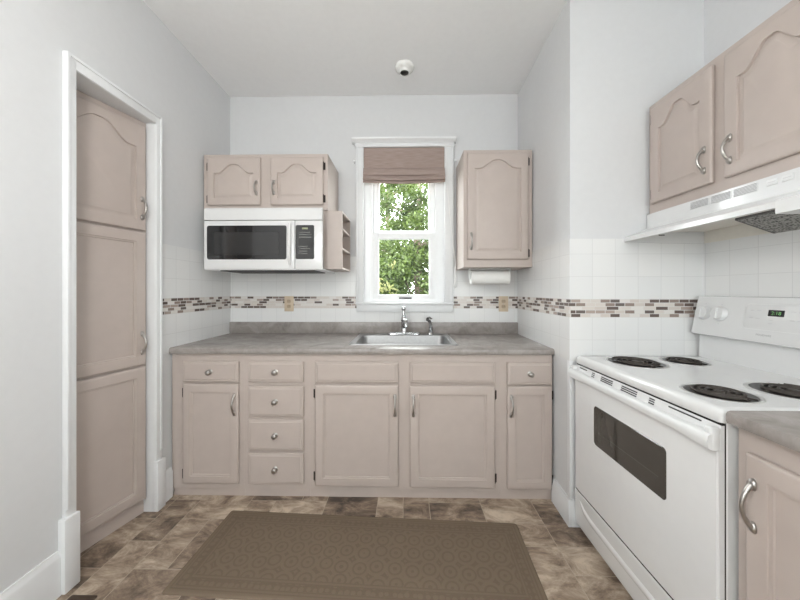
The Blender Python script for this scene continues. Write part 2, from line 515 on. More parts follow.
# baseboards ---------------------------------------------------------
def base_prof(t, h): return [(0, 0), (t, 0), (t, h - 0.03), (t * 0.75, h - 0.018), (t * 0.45, h - 0.008), (t * 0.4, h), (0, h)]
w = MB()
w.prism([(xl + a, z) for a, z in base_prof(0.016, 0.185)], 'y', YR, 1.238)
w.prism([(xl + a, z) for a, z in base_prof(0.016, 0.185)], 'y', 1.772, 1.846)
struct(w.build('baseboard_left', M_TRIM))
w = MB()
w.loops([[(pier(y) + TT - a, y, z) for a, z in base_prof(0.016, 0.14)] for y in (YP + TT, 1.846)])
w.box(XQ + TT - 0.017, XQ + TT, YP + TT - 0.017, YP + TT, 0, 0.143, 0.002)
w.prism([(YP + TT - a, z) for a, z in base_prof(0.016, 0.14)], 'x', XQ + TT, 0.97)
struct(w.build('baseboard_right', M_TRIM))
w = MB()
w.box(XQ + TT - 0.004, XQ + TT + 0.024, YP + TT - 0.004, YP + TT + 0.022, 0.143, TB, 0.002)
struct(w.build('trim_7', M_TRIM))

# doorway casing -----------------------------------------------------
door = struct_root('door_1')
w = MB()
ct = 0.020
for a, b_ in ((1.254, DY0), (1.718, 1.757)):
    w.box(xl, xl + ct, a, b_, 0, DZ + 0.055, 0.003)
    w.box(xl + ct - 0.002, xl + ct + 0.006, a if a < 1.5 else b_ - 0.014, (a + 0.014) if a < 1.5 else b_, 0.34, DZ + 0.055, 0.003)
w.box(xl, xl + ct - 0.0012, 1.2555, 1.7555, DZ + 0.001, DZ + 0.0535, 0.003)
w.box(xl + ct - 0.002, xl + ct + 0.0052, 1.2555, 1.7555, DZ + 0.041, DZ + 0.0542, 0.003)
w.build('casing', M_TRIM, door)
w = MB()
w.box(xl - 0.13, xl + 0.012, DY0 - 0.015, DY0, 0, DZ); w.box(xl - 0.13, xl + 0.012, DY1, DY1 + 0.015, 0, DZ)
w.box(xl - 0.1295, xl + 0.0115, DY0 - 0.001, DY1 + 0.001, DZ, DZ + 0.0148)
w.build('jamb', M_TRIM, door)
for (a, b_, h) in ((1.238, 1.300, 0.308), (1.712, 1.772, 0.285)):
    w = MB(); w.box(xl, xl + 0.032, a, b_, 0, h, 0.004); w.build('plinth_block', M_TRIM, door)

# ------------------------------------------------------------------ window
win = struct_root('window_1')
w = MB()
yc = yb - 0.028
w.box(-0.400, -0.338, yc, yb, 1.165, WZ1 + 0.005, 0.003); w.box(0.316, 0.388, yc, yb, 1.165, WZ1 + 0.005, 0.003)
for x in (-0.400, 0.374): w.box(x, x + 0.014, yc - 0.005, yc + 0.004, 1.166, WZ1, 0.003)
w.build('casing', M_TRIM, win)
w = MB()
w.box(-0.405, 0.393, yc - 0.004, yb, WZ1 - 0.002, WZ1 + 0.030, 0.003)
w.prism([(yb, WZ1 + 0.030), (yc - 0.008, WZ1 + 0.030), (yc - 0.014, WZ1 + 0.040), (yc - 0.03, WZ1 + 0.050), (yc - 0.034, WZ1 + 0.062), (yb, WZ1 + 0.062)], 'x', -0.430, 0.405)
w.build('head_casing', M_TRIM, win)
w = MB()
w.box(-0.402, 0.390, yc - 0.012, yb + 0.07, 1.150, 1.166, 0.004)
w.build('window_sill', M_TRIM, win)
w = MB(); w.box(-0.396, 0.384, yc + 0.006, yb, 1.090, 1.150, 0.003); w.build('apron', M_TRIM, win)
# vinyl frame lining the opening
w = MB()
yf0, yf1 = 2.510, 2.600
w.box(WX0, WX0 + 0.060, yf0, yf1, WZ0, WZ1); w.box(WX1 - 0.060, WX1, yf0, yf1, WZ0, WZ1)
w.box(WX0, WX1, yf0 + 0.001, yf1, WZ1 - 0.045, WZ1); w.box(WX0, WX1, yf0 + 0.001, yf1 - 0.001, WZ0, WZ0 + 0.030)
w.box(WX0 + 0.060, WX0 + 0.074, yf0 + 0.008, yf1, WZ0, WZ1); w.box(WX1 - 0.074, WX1 - 0.060, yf0 + 0.008, yf1, WZ0, WZ1)
w.build('window_frame', M_VINYL, win)
def sash(y0, y1, x0, x1, z0, z1, st, rb, rt):
    m = MB()
    m.box(x0, x0 + st, y0, y1, z0, z1, 0.004); m.box(x1 - st, x1, y0, y1, z0, z1, 0.004)
    m.box(x0 + st - 0.002, x1 - st + 0.002, y0 + 0.0005, y1 - 0.0005, z0, z0 + rb, 0.004); m.box(x0 + st - 0.002, x1 - st + 0.002, y0 + 0.0005, y1 - 0.0005, z1 - rt, z1, 0.004)
    o = m.build('sash', M_VINYL, win)
    g = MB(); ym = (y0 + y1) / 2
    g.box(x0 + st - 0.004, x1 - st + 0.004, ym - 0.002, ym + 0.002, z0 + rb - 0.004, z1 - rt + 0.004)
    g.build('pane', M_GLASS, o)
    return o
sash(2.560, 2.590, WX0 + 0.074, WX1 - 0.074, 1.735, WZ1 - 0.045, 0.055, 0.034, 0.05)
lo = sash(2.522, 2.556, WX0 + 0.066, WX1 - 0.066, WZ0 + 0.012, 1.738, 0.060, 0.055, 0.050)
w = MB(); w.box(-0.052, 0.052, 2.507, 2.523, 1.196, 1.207, 0.003); w.build('lift_handle', M_SLOT, lo)
# unseen rear windows, added to let fill daylight in behind the viewer
for nm, a0, a1 in (('fill_window_2', -1.38, -0.63), ('fill_window_5', 0.74, 1.52)):
    ws = struct_root(nm); m = MB(); am = (a0 + a1) / 2
    for (a, b_, c, d) in ((a0, a0 + 0.05, 1.05, 2.25), (a1 - 0.05, a1, 1.05, 2.25), (a0, a1, 1.05, 1.10), (a0, a1, 2.20, 2.25), (a0, a1, 1.63, 1.67)):
        m.box(a, b_, YR - 0.10, YR - 0.02, c, d)
    m.build('window_frame', M_VINYL, ws)
    m = MB(); m.box(a0 + 0.05, a1 - 0.05, YR - 0.062, YR - 0.058, 1.10, 1.63); m.box(a0 + 0.05, a1 - 0.05, YR - 0.062, YR - 0.058, 1.67, 2.20); m.build('pane', M_GLASS, ws)
for nm, xa in (('fill_window_3', xl - 0.10), ('fill_window_4', xr + 0.04)):  # unseen side windows, added to brighten the side walls and right-hand cabinets
    ws = struct_root(nm); m = MB()
    for (a, b_, c, d) in ((-1.38, -1.32, 0.75, 2.45), (-0.88, -0.82, 0.75, 2.45), (-1.32, -0.88, 0.75, 0.81), (-1.32, -0.88, 2.39, 2.45), (-1.115, -1.085, 0.81, 2.39)):
        m.box(xa, xa + 0.06, a, b_, c, d)
    m.build('window_frame', M_VINYL, ws)
    m = MB(); m.box(xa + 0.028, xa + 0.032, -1.32, -1.115, 0.81, 2.39); m.box(xa + 0.028, xa + 0.032, -1.085, -0.88, 0.81, 2.39); m.build('pane', M_GLASS, ws)

# roman shade ----------------------------------------------------------
sh = thing('roman_shade', 'taupe linen roman shade gathered at the top of the window', 'window blind', (-0.011, 2.475, 2.13))
def shade_sheet(z0, z1, yfront, bulge, sag, thick):
    m = MB(); nx, nz = 25, 7
    front, back = [], []
    for j in range(nz):
        t = j / (nz - 1); z = z1 + (z0 - z1) * t
        rf, rb = [], []
        for i in range(nx):
            s = i / (nx - 1); x = -0.338 + s * 0.654
            dz = -sag * (1 - (2 * s - 1) ** 2) * (0.4 + 0.6 * t)
            y = yfront - bulge * math.sin(PI * (0.15 + 0.75 * t)) - 0.0015 * math.sin(9 * s + 5 * t)
            rf.append((x, y, z + dz)); rb.append((x, y + thick, z + dz))
        front.append(rf); back.append(rb)
    loops = []
    for rf, rb in zip(front, back):
        loops.append(rf + list(reversed(rb)))
    m.loops(loops)
    return m
fp = shade_sheet(2.228, 2.421, 2.472, 0.002, 0.000, 0.010).build('fabric_panel', M_LINEN, sh, world=True, smooth=60)
for z0, z1, yf, sg, dp in ((2.190, 2.262, 2.470, 0.004, 0.032), (2.150, 2.208, 2.470, 0.008, 0.040), (2.132, 2.178, 2.470, 0.012, 0.030)):
    # each fold is a soft hanging loop of cloth, fuller towards its bottom edge
    m = MB(); lps = []
    for q in range(25):
        u = q / 24; x = -0.339 + u * 0.656
        dz = -sg * (1 - (2 * u - 1) ** 2)
        yv = 0.0015 * math.sin(8 * u + 40 * z0)
        h = z1 - z0
        sec = [(0.004, 1.0), (-0.10 * dp, 0.97), (-0.60 * dp, 0.72), (-0.80 * dp, 0.40), (-1.0 * dp, 0.14), (-0.92 * dp, 0.03), (-0.70 * dp, 0.0), (-0.30 * dp, 0.10), (0.004, 0.30)]
        lps.append([(x, yf + a + yv, z0 + dz + b_ * h) for a, b_ in sec])
    m.loops(lps); m.build('fold', M_LINEN, sh, world=True, smooth=50)
cord = MB()
cord.tube([(0.325, 2.450, 2.40), (0.330, 2.446, 2.15), (0.352, 2.444, 1.90), (0.378, 2.443, 1.66), (0.394, 2.442, 1.50), (0.398, 2.442, 1.455)], 0.0022, 6)
cord.tube([(0.322, 2.450, 2.40), (0.333, 2.446, 2.12), (0.362, 2.443, 1.80), (0.397, 2.442, 1.52), (0.401, 2.442, 1.455)], 0.0018, 6)
cord.build('pull_cord', M_CORD, sh, world=True)
tas = MB(); tas.lathe([(0.003, 1.462), (0.008, 1.450), (0.009, 1.330), (0.012, 1.318), (0.011, 1.300), (0.004, 1.285)], 12, Matrix.Translation((0.3985, 2.442, 0)))
tas.build('tassel', M_CORD, sh, world=True)
for nm, x in (('left', -0.412), ('right', 0.398)):
    m = MB()
    m.lathe([(0.010, 0), (0.010, 0.004), (0.004, 0.006), (0.004, 0.03), (0.009, 0.034), (0.009, 0.042), (0.002, 0.046)], 12, Matrix.Translation((x, yb, 2.305)) @ Matrix.Rotation(PI / 2, 4, 'X'))
    o = m.build('curtain_hook', M_VINYL)
    tag(o, 'small white curtain hook on the wall %s' % ('left of the window casing' if nm == 'left' else 'between the window casing and the tall wall cabinet'), 'hook', 'curtain hooks beside the window')

# ------------------------------------------------------------------ cabinet pieces (all face -y in their own space)
def bump(u):
    t = min(1.0, max(0.0, (0.80 - abs(u)) / (0.80 - 0.10)))
    return t * t * (3 - 2 * t)

def panel_door(mb, x0, x1, z0, z1, y=-0.004, t=0.016, arch=0.0, stile=0.048, rail=0.048, raised=True):
    """frame-and-panel door, optional cathedral arch; back at y, front at y - t"""
    wd, h = x1 - x0, z1 - z0
    cx = (x0 + x1) / 2
    n = 28 if arch else 4
    def outline(i, yy):
        hw = wd / 2 - stile - i
        zb = z0 + rail + i
        zs = z1 - rail - arch - i
        pts = [(cx - hw, yy, zb), (cx + hw, yy, zb), (cx + hw, yy, zs)]
        for k in range(1, n):
            u = 1 - 2 * k / n
            pts.append((cx + u * hw, yy, zs + arch * bump(u)))
        pts.append((cx - hw, yy, zs))
        return pts
    def rect(i, yy):
        hw = wd / 2 - i
        pts = [(cx - hw, yy, z0 + i), (cx + hw, yy, z0 + i), (cx + hw, yy, z1 - i)]
        for k in range(1, n):
            u = 1 - 2 * k / n
            pts.append((cx + u * hw, yy, z1 - i))
        pts.append((cx - hw, yy, z1 - i))
        return pts
    f = y - t
    lp = [rect(0.0, y), rect(0.0, f + 0.007), rect(0.002, f + 0.004), rect(0.006, f + 0.001), rect(0.010, f), outline(0, f)]
    if raised:
        lp += [outline(0.002, f + 0.009), outline(0.007, f + 0.009), outline(0.024, f + 0.0015), outline(0.027, f + 0.0005)]
    else:
        lp += [outline(0.002, f + 0.004), outline(0.009, f + 0.005), outline(0.011, f + 0.010), outline(0.014, f + 0.010)]
    mb.loops(lp)
    return mb

def drawer_front(mb, x0, x1, z0, z1, y=-0.004, t=0.016):
    def rect(i, yy): return [(x0 + i, yy, z0 + i), (x1 - i, yy, z0 + i), (x1 - i, yy, z1 - i), (x0 + i, yy, z1 - i)]
    f = y - t
    mb.loops([rect(0, y), rect(0, f + 0.008), rect(0.004, f + 0.004), rect(0.013, f + 0.003), rect(0.017, f), rect(0.02, f)])
    return mb

def pull(parent, x, y, zc, ln=0.105, flip=1):
    """arched nickel pull with spoon-shaped feet, upright"""
    m = MB()
    pts, rad = [], []
    for k in range(15):
        t = k / 14
        z = zc - ln / 2 + ln * t
        s = math.sin(PI * t)
        pts.append((x, y - 0.006 - 0.026 * s ** 0.75, z)); rad.append(0.0050 + 0.0018 * (1 - s))
    m.tube(pts, rad, 10)
    for sg in (-1, 1):
        zf = zc + sg * ln / 2
        m.tube([(x, y - 0.0005, zf + sg * 0.016), (x, y - 0.004, zf + sg * 0.010), (x, y - 0.006, zf), (x, y - 0.004, zf - sg * 0.010), (x, y - 0.0005, zf - sg * 0.014)], [0.003, 0.009, 0.0112, 0.008, 0.003], 12, flat=0.55)
    return m.build('handle', M_NICK, parent, smooth=70)

def knob(parent, x, y, z):
    m = MB()
    m.lathe([(0.016, 0), (0.0165, 0.002), (0.013, 0.004), (0.006, 0.006), (0.005, 0.014), (0.011, 0.019), (0.0155, 0.024), (0.0145, 0.028), (0.009, 0.031), (0.002, 0.032)], 20,
            Matrix.Translation((x, y, z)) @ Matrix.Rotation(PI / 2, 4, 'X'))
    return m.build('knob', M_NICK, parent, smooth=60)

def hinge(parent, x, y, z, side):
    """dark leaf on the face frame beside the door with its knuckle on the door's edge"""
    m = MB()
    m.box(x, x + side * 0.013, y - 0.003, y, z - 0.026, z + 0.026, 0.001)
    m.tube([(x, y - 0.010, z - 0.029), (x, y - 0.010, z - 0.024), (x, y - 0.010, z + 0.024), (x, y - 0.010, z + 0.029)], [0.003, 0.005, 0.005, 0.003], 8)
    return m.build('hinge', M_HINGE, parent)

def carcass(mb, x0, x1, z0, z1, depth, toe=0.0):
    if toe:
        mb.box(x0, x1, 0.0, depth, toe, z1, 0.0012, 1)
        mb.box(x0 + 0.0005, x1 - 0.0005, 0.006, depth, 0.0, toe + 0.001)
    else:
        mb.box(x0, x1, 0.0, depth, z0, z1, 0.0015, 1)
    return mb

# ------------------------------------------------------------------ base cabinets along the back wall
YF = 1.850
def base_unit(label, x0, x1, cat='cabinet'):
    t = thing('base_cabinet', label, cat, ((x0 + x1) / 2, YF, 0), 0, 'base cabinets under the back counter')
    c = (x0 + x1) / 2
    m = MB(); dp = YB - YF - 0.005
    m.box(x0 - c, x1 - c, 0, 0.019, 0.052, 0.8768); m.box(x0 - c, x0 - c + 0.016, 0.018, dp, 0.052, 0.8768); m.box(x1 - c - 0.016, x1 - c, 0.018, dp, 0.052, 0.8768)
    m.box(x0 - c + 0.015, x1 - c - 0.015, 0.018, dp, 0.053, 0.068); m.box(x0 - c + 0.015, x1 - c - 0.015, dp - 0.01, dp, 0.067, 0.8768)
    m.build('cabinet_body', M_CAB, t)
    m = MB(); m.box(x0 - c + 0.0003, x1 - c - 0.0003, 0.012, 0.03, 0, 0.052); m.build('toe_board', M_CAB, t)
    return t, c
def u_door(t, c, x0, x1, z0, z1, hinge_side, hx=None, hz=None, **kw):
    d = panel_door(MB(), x0 - c, x1 - c, z0, z1, **kw).build('door', M_CAB, t, smooth=25)
    if hx is not None: pull(d, hx - c, -0.019, hz)
    hh = (z0 + 0.055, z1 - 0.055)
    for z in hh:
        hinge(d, (x0 if hinge_side < 0 else x1) - c, 0.0, z, hinge_side)
    return d
def u_drawer(t, c, x0, x1, z0, z1, k=True, nm='drawer'):
    d = drawer_front(MB(), x0 - c, x1 - c, z0, z1).build(nm, M_CAB, t, smooth=25)
    if k: knob(d, (x0 + x1) / 2 - c, -0.019, (z0 + z1) / 2)
    return d
ZD0, ZD1 = 0.707, 0.832
S1, S2, S3 = -0.986, -0.581, 0.575
XE0, XE1 = XL + 0.002, 0.8835
t, c = base_unit('taupe base cabinet with one drawer over one door, against the left wall', XE0, S1 - 0.0001)
u_drawer(t, c, -1.356, -1.014, ZD0, ZD1)
u_door(t, c, -1.356, -1.014, 0.088, 0.694, -1, -1.036, 0.572, stile=0.046, rail=0.046, raised=False)
t, c = base_unit('taupe base cabinet with a stack of four knobbed drawers', S1 + 0.0001, S2 - 0.0001)
for a, b_ in ((0.707, 0.833), (0.499, 0.683), (0.294, 0.481), (0.089, 0.277)):
    u_drawer(t, c, -0.955, -0.616, a, b_)
t, c = base_unit('wide taupe sink base cabinet with two doors under two knobless panels', S2 + 0.0001, S3 - 0.0001)
u_drawer(t, c, -0.546, -0.042, ZD0, ZD1, False, 'false_drawer_front')
u_drawer(t, c, 0.027, 0.537, ZD0, ZD1, False, 'false_drawer_front')
u_door(t, c, -0.546, -0.042, 0.080, 0.692, -1, -0.062, 0.572, stile=0.050, rail=0.050, raised=False)
u_door(t, c, 0.027, 0.537, 0.078, 0.690, 1, 0.048, 0.572, stile=0.050, rail=0.050, raised=False)
t, c = base_unit('narrow taupe base cabinet with one drawer over one door, beside the stove', S3 + 0.0001, XE1)
u_drawer(t, c, 0.611, 0.875, 0.700, ZD1)
u_door(t, c, 0.611, 0.875, 0.074, 0.690, 1, 0.632, 0.572, stile=0.046, rail=0.046, raised=False)

# counter with the sink cut-out
SX0, SX1, SY0, SY1 = -0.350, 0.322, 1.950, 2.405
ct_ = thing('countertop', 'long grey mottled laminate countertop holding the sink', 'countertop', (-0.265, 1.825, 0.877))
w = MB()
yfr = 1.825
prof = [(yfr + 0.012, 0.877), (yfr + 0.004, 0.879), (yfr, 0.885), (yfr, 0.902), (yfr + 0.003, 0.910), (yfr + 0.012, 0.915), (SY0, 0.915), (SY0, 0.877)]
w.prism(prof, 'x', XL + 0.001, 0.8850)
w.box(XL + 0.001, SX0, SY0, YB - 0.001, 0.877, 0.915); w.prism([(SX1, SY0), (0.8850, SY0), (pier(YB) - 0.001, YB - 0.001), (SX1, YB - 0.001)], 'z', 0.877, 0.915)
w.box(SX0, SX1, SY1, YB - 0.001, 0.877, 0.915)
w.build('counter_slab', M_COUNTER, ct_, world=True)
w = MB()
w.box(XL + 0.001, XP - 0.002, YB - 0.020, YB - 0.001, 0.915, 1.008, 0.003)
w.build('backsplash', M_COUNTER, ct_, world=True)

# sink ----------------------------------------------------------------
sk = thing('kitchen_sink', 'stainless steel drop-in sink set in the grey counter', 'sink', (-0.014, 2.18, 0.915))
def rrect(x0, x1, y0, y1, r, z, n=6):
    pts = []
    for cx, cy, a0 in ((x1 - r, y1 - r, 0), (x0 + r, y1 - r, 90), (x0 + r, y0 + r, 180), (x1 - r, y0 + r, 270)):
        for k in range(n + 1):
            a = R(a0 + 90 * k / n); pts.append((cx + r * math.cos(a), cy + r * math.sin(a), z))
    return pts
sx0, sx1, sy0, sy1 = -0.364, 0.336, 1.932, 2.440
ix0, ix1, iy0, iy1 = -0.325, 0.297, 1.968, 2.345
w = MB()
w.loops([rrect(sx0, sx1, sy0, sy1, 0.025, 0.9155), rrect(sx0 + 0.002, sx1 - 0.002, sy0 + 0.002, sy1 - 0.002, 0.025, 0.921),
         rrect(sx0 + 0.010, sx1 - 0.010, sy0 + 0.010, sy1 - 0.010, 0.03, 0.922), rrect(ix0 - 0.012, ix1 + 0.012, iy0 - 0.012, iy1 + 0.012, 0.05, 0.920)], False, False)
w.build('rim', M_STEEL, sk, world=True, smooth=50)
w = MB()
w.loops([rrect(ix0 - 0.012, ix1 + 0.012, iy0 - 0.012, iy1 + 0.012, 0.05, 0.9195), rrect(ix0 - 0.003, ix1 + 0.003, iy0 - 0.003, iy1 + 0.003, 0.05, 0.917), rrect(ix0, ix1, iy0, iy1, 0.05, 0.908),
         rrect(ix0 + 0.008, ix1 - 0.008, iy0 + 0.008, iy1 - 0.008, 0.05, 0.77), rrect(ix0 + 0.016, ix1 - 0.016, iy0 + 0.016, iy1 - 0.016, 0.05, 0.752), rrect(ix0 + 0.04, ix1 - 0.04, iy0 + 0.04, iy1 - 0.04, 0.04, 0.744)], False, True)
w.build('bowl', M_STEEL, sk, world=True, smooth=50)
w = MB(); w.lathe([(0.055, 0.7445), (0.055, 0.748), (0.045, 0.7485), (0.040, 0.742), (0.008, 0.740), (0.007, 0.750), (0.003, 0.752)], 24, Matrix.Translation((-0.014, 2.16, 0)))
w.build('drain', M_CHROME, sk, world=True)

# faucet
fx, fy = -0.010, 2.392
fc = thing('faucet', 'chrome single-lever faucet rising behind the sink bowl', 'faucet', (fx, fy, 0.922))
w = MB()
w.loops([rrect(fx - 0.13, fx + 0.13, fy - 0.028, fy + 0.028, 0.027, 0.9215), rrect(fx - 0.13, fx + 0.13, fy - 0.028, fy + 0.028, 0.027, 0.928), rrect(fx - 0.122, fx + 0.122, fy - 0.021, fy + 0.021, 0.02, 0.934), rrect(fx - 0.05, fx + 0.05, fy - 0.015, fy + 0.015, 0.014, 0.938)])
w.build('escutcheon', M_CHROME, fc, world=True, smooth=50)
w = MB(); w.lathe([(0.027, 0.934), (0.025, 0.945), (0.022, 0.955), (0.021, 1.02), (0.024, 1.028), (0.024, 1.050), (0.018, 1.060), (0.004, 1.064)], 20, Matrix.Translation((fx, fy, 0)))
w.build('faucet_body', M_CHROME, fc, world=True, smooth=50)
w = MB()
w.tube([(fx, fy, 0.975), (fx + 0.004, fy - 0.045, 1.000), (fx + 0.010, fy - 0.100, 1.030), (fx + 0.014, fy - 0.150, 1.046), (fx + 0.015, fy - 0.178, 1.040), (fx + 0.015, fy - 0.190, 1.020), (fx + 0.015, fy - 0.192, 1.000)], [0.017, 0.016, 0.015, 0.014, 0.014, 0.014, 0.015], 14)
w.build('spout', M_CHROME, fc, world=True, smooth=60)
w = MB()
w.tube([(fx, fy, 1.056), (fx - 0.002, fy - 0.004, 1.075), (fx - 0.003, fy + 0.000, 1.095), (fx - 0.004, fy + 0.003, 1.112)], [0.020, 0.013, 0.010, 0.009], 14)
w.lathe([(0.003, -0.019), (0.013, -0.014), (0.018, -0.004), (0.018, 0.006), (0.012, 0.015), (0.003, 0.018)], 16, Matrix.Translation((fx - 0.004, fy + 0.003, 1.122)))
w.build('lever_handle', M_CHROME, fc, world=True, smooth=60)
sx, sy = 0.195, 2.392
sp = thing('sink_sprayer', 'short chrome side sprayer right of the faucet', 'sprayer', (sx, sy, 0.922))
w = MB(); w.lathe([(0.024, 0.9215), (0.023, 0.930), (0.016, 0.938), (0.012, 0.945)], 18, Matrix.Translation((sx, sy, 0))); w.build('sprayer_base', M_CHROME, sp, world=True, smooth=50)
w = MB()
w.tube([(sx, sy, 0.935), (sx + 0.004, sy, 0.965), (sx + 0.003, sy, 0.995), (sx - 0.004, sy - 0.006, 1.020), (sx - 0.014, sy - 0.018, 1.036), (sx - 0.024, sy - 0.030, 1.040)], [0.013, 0.015, 0.012, 0.013, 0.016, 0.015], 14)
w.build('spray_head', M_CHROME, sp, world=True, smooth=60)
w = MB(); w.tube([(sx - 0.020, sy - 0.026, 1.052), (sx - 0.008, sy - 0.010, 1.056), (sx + 0.014, sy + 0.008, 1.040)], [0.006, 0.007, 0.005], 10); w.build('trigger', M_CHROME, sp, world=True)

# ------------------------------------------------------------------ upper cabinets on the back wall
def w_door(t, o, x0, x1, z0, z1, hs, hx, hz, arch, ln=0.085, **kw):
    d = panel_door(MB(), x0 - o[0], x1 - o[0], z0 - o[2], z1 - o[2], arch=arch, **kw).build('door', M_CAB, t, smooth=25)
    pull(d, hx - o[0], -0.019, hz - o[2], ln)
    for z in (z0 + 0.045, z1 - 0.06):
        hinge(d, (x0 if hs < 0 else x1) - o[0], 0.0, z - o[2], hs)
    return d
o = (-0.985, 2.143, 1.833)
t = thing('wall_cabinet', 'short two-door taupe wall cabinet above the microwave', 'cabinet', o, 0, 'wall cabinets')
m = MB(); m.box(XL + 0.003 - o[0], -0.547 - o[0], 0, YB + TT - o[1] - 0.001, 0.0, 2.228 - o[2], 0.0015, 1); m.build('cabinet_body', M_CAB, t)
w_door(t, o, -1.398, -1.020, 1.865, 2.200, -1, -1.046, 1.985, 0.062, 0.075)
w_door(t, o, -0.948, -0.576, 1.865, 2.200, 1, -0.922, 1.985, 0.062, 0.075)

o = (0.657, 2.165, 1.428)
t = thing('wall_cabinet', 'tall single-door taupe wall cabinet right of the window', 'cabinet', o, 0, 'wall cabinets')
m = MB(); m.box(0.412 - o[0], 0.8945 - o[0], 0, YB + TT - o[1] - 0.008, 0, 2.256 - o[2], 0.0015, 1); m.build('cabinet_body', M_CAB, t)
w_door(t, o, 0.436, 0.862, 1.482, 2.230, 1, 0.462, 1.610, 0.058, 0.095, stile=0.052, rail=0.050)

# spice shelf
o = (-0.500, 2.165, 1.417)
t = thing('spice_shelf', 'small taupe open shelf hung between microwave and window', 'shelf', o)
X0, X1, Z0, Z1 = -0.600, -0.449, 1.417, 1.8320
m = MB(); m.box(X0, X1, 2.165, 2.178, Z0, Z1, 0.001, 1); m.build('front_panel', M_CAB, t, world=True)
m = MB(); m.box(X0, X0 + 0.012, 2.178, YB - 0.001, Z0, Z1); m.box(X0, X1, YB - 0.010, YB - 0.001, Z0, Z1); m.build('back_panel', M_CAB, t, world=True)
for z in (Z0, Z0 + 0.142, Z0 + 0.282, Z1 - 0.012):
    m = MB(); m.box(X0 + 0.012, X1, 2.178, YB - 0.010, z, z + 0.012); m.build('shelf_board', M_CAB, t, world=True)

# ------------------------------------------------------------------ microwave
o = (-0.970, 2.06, 1.400)
t = thing('microwave_oven', 'white over-the-range microwave with black window under the short cabinet', 'microwave', o)
mx0, mx1, mz0, mz1, my = -1.375, -0.562, 1.400, 1.8315, 2.06
m = MB(); m.box(mx0 + 0.004, mx1 - 0.042, my + 0.028, YB - 0.002, mz0 + 0.012, mz1 - 0.001, 0.003); m.build('case', M_APPL, t, world=True)
m = MB()
m.prism([(my + 0.03, mz1 - 0.002), (my + 0.012, mz1 - 0.002), (my + 0.004, mz1 - 0.008), (my, mz1 - 0.02), (my - 0.002, 1.744), (my + 0.03, 1.744)], 'x', mx0, mx1 - 0.003)
m.build('vent_grille', M_APPL, t, world=True)
DX = -0.752
dr = MB()
dr.box(mx0, DX, my - 0.004, my + 0.03, mz0 + 0.006, 1.740, 0.007, 3)
dr = dr.build('door', M_APPL, t, world=True)
def rr_plate(x0, x1, z0, z1, r, y0, y1, e=0.003):
    f = lambda i, y: [(a, y, b_) for a, b_, _ in rrect(x0 + i, x1 - i, z0 + i, z1 - i, r, 0)]
    return MB().loops([f(0, y1), f(0, y0 + e), f(e * 0.5, y0)])
rr_plate(-1.352, -0.806, 1.474, 1.706, 0.014, my - 0.007, my - 0.002).build('door_window', M_BLKGL, dr, world=True)
rr_plate(-1.302, -0.856, 1.506, 1.660, 0.006, my - 0.0076, my - 0.006, 0.0005).build('window_mesh', plain('dark_perforated_screen', (0.032, 0.032, 0.033), 0.12, coat=0.3), dr, world=True)
m = MB(); m.tube([(DX - 0.030, my - 0.004, 1.44), (DX - 0.030, my - 0.018, 1.47), (DX - 0.030, my - 0.020, 1.57), (DX - 0.030, my - 0.018, 1.69), (DX - 0.030, my - 0.004, 1.72)], [0.010, 0.010, 0.0095, 0.010, 0.010], 12)
m.build('door_handle', M_APPL, dr, world=True, smooth=60)
m = MB(); m.box(DX + 0.003, mx1 - 0.001, my - 0.003, my + 0.03, mz0 + 0.006, 1.740, 0.007, 3); cp = m.build('control_panel', M_APPL, t, world=True)
rr_plate(-0.745, -0.618, 1.476, 1.708, 0.010, my - 0.0055, my - 0.001).build('keypad', M_BLKGL, cp, world=True)
random.seed(5)
for zr in (1.655, 1.640, 1.622, 1.560, 1.545, 1.528, 1.512):
    m = MB(); xa = -0.727 + random.uniform(0, 0.01); xb = xa + random.uniform(0.05, 0.085)
    m.box(xa, xb, my - 0.0060, my - 0.0050, zr, zr + 0.005)
    m.build('key_row_mark', M_KEY, cp, world=True)
m = MB(); m.box(-0.700, -0.660, my - 0.0060, my - 0.0050, 1.678, 1.690); m.build('clock_display', plain('dim_display', (0.30, 0.32, 0.20), 0.4), cp, world=True)
m = MB(); m.box(mx0 + 0.10, mx1 - 0.06, my + 0.02, YB - 0.12, mz0 - 0.004, mz0 + 0.013, 0.002); m.build('underside_filter', M_SLOT, t, world=True)
m = MB(); m.box(mx0 + 0.01, mx1 - 0.004, my + 0.004, YB - 0.004, mz0 + 0.003, mz0 + 0.0125); m.build('bottom_plate', M_APPL2, t, world=True)

# ------------------------------------------------------------------ paper towel holder under the tall cabinet
t = thing('paper_towel_holder', 'white paper towel holder with roll under the tall wall cabinet', 'paper towel holder', (0.60, 2.31, 1.428))
hy, hz = 2.305, 1.362
m = MB(); m.box(0.486, 0.780, hy - 0.02, hy + 0.02, 1.4215, 1.4275, 0.002); m.build('mounting_bar', M_APPL2, t, world=True)
for x in (0.480, 0.778):
    m = MB(); m.prism([(hy - 0.020, 1.4275), (hy + 0.020, 1.4275), (hy + 0.016, hz), (hy + 0.008, hz - 0.014), (hy - 0.008, hz - 0.014), (hy - 0.016, hz)], 'x', x, x + 0.008)
    m.build('bracket_arm', M_APPL2, t, world=True)
RM = Matrix.Translation((0.493, hy, hz)) @ Matrix.Rotation(PI / 2, 4, 'Y')
m = MB(); m.lathe([(0.020, 0.0), (0.051, 0.0), (0.0515, 0.002), (0.0515, 0.278), (0.051, 0.280), (0.020, 0.280)], 36, RM)
m.build('towel_roll', M_PAPER, t, world=True, smooth=50)

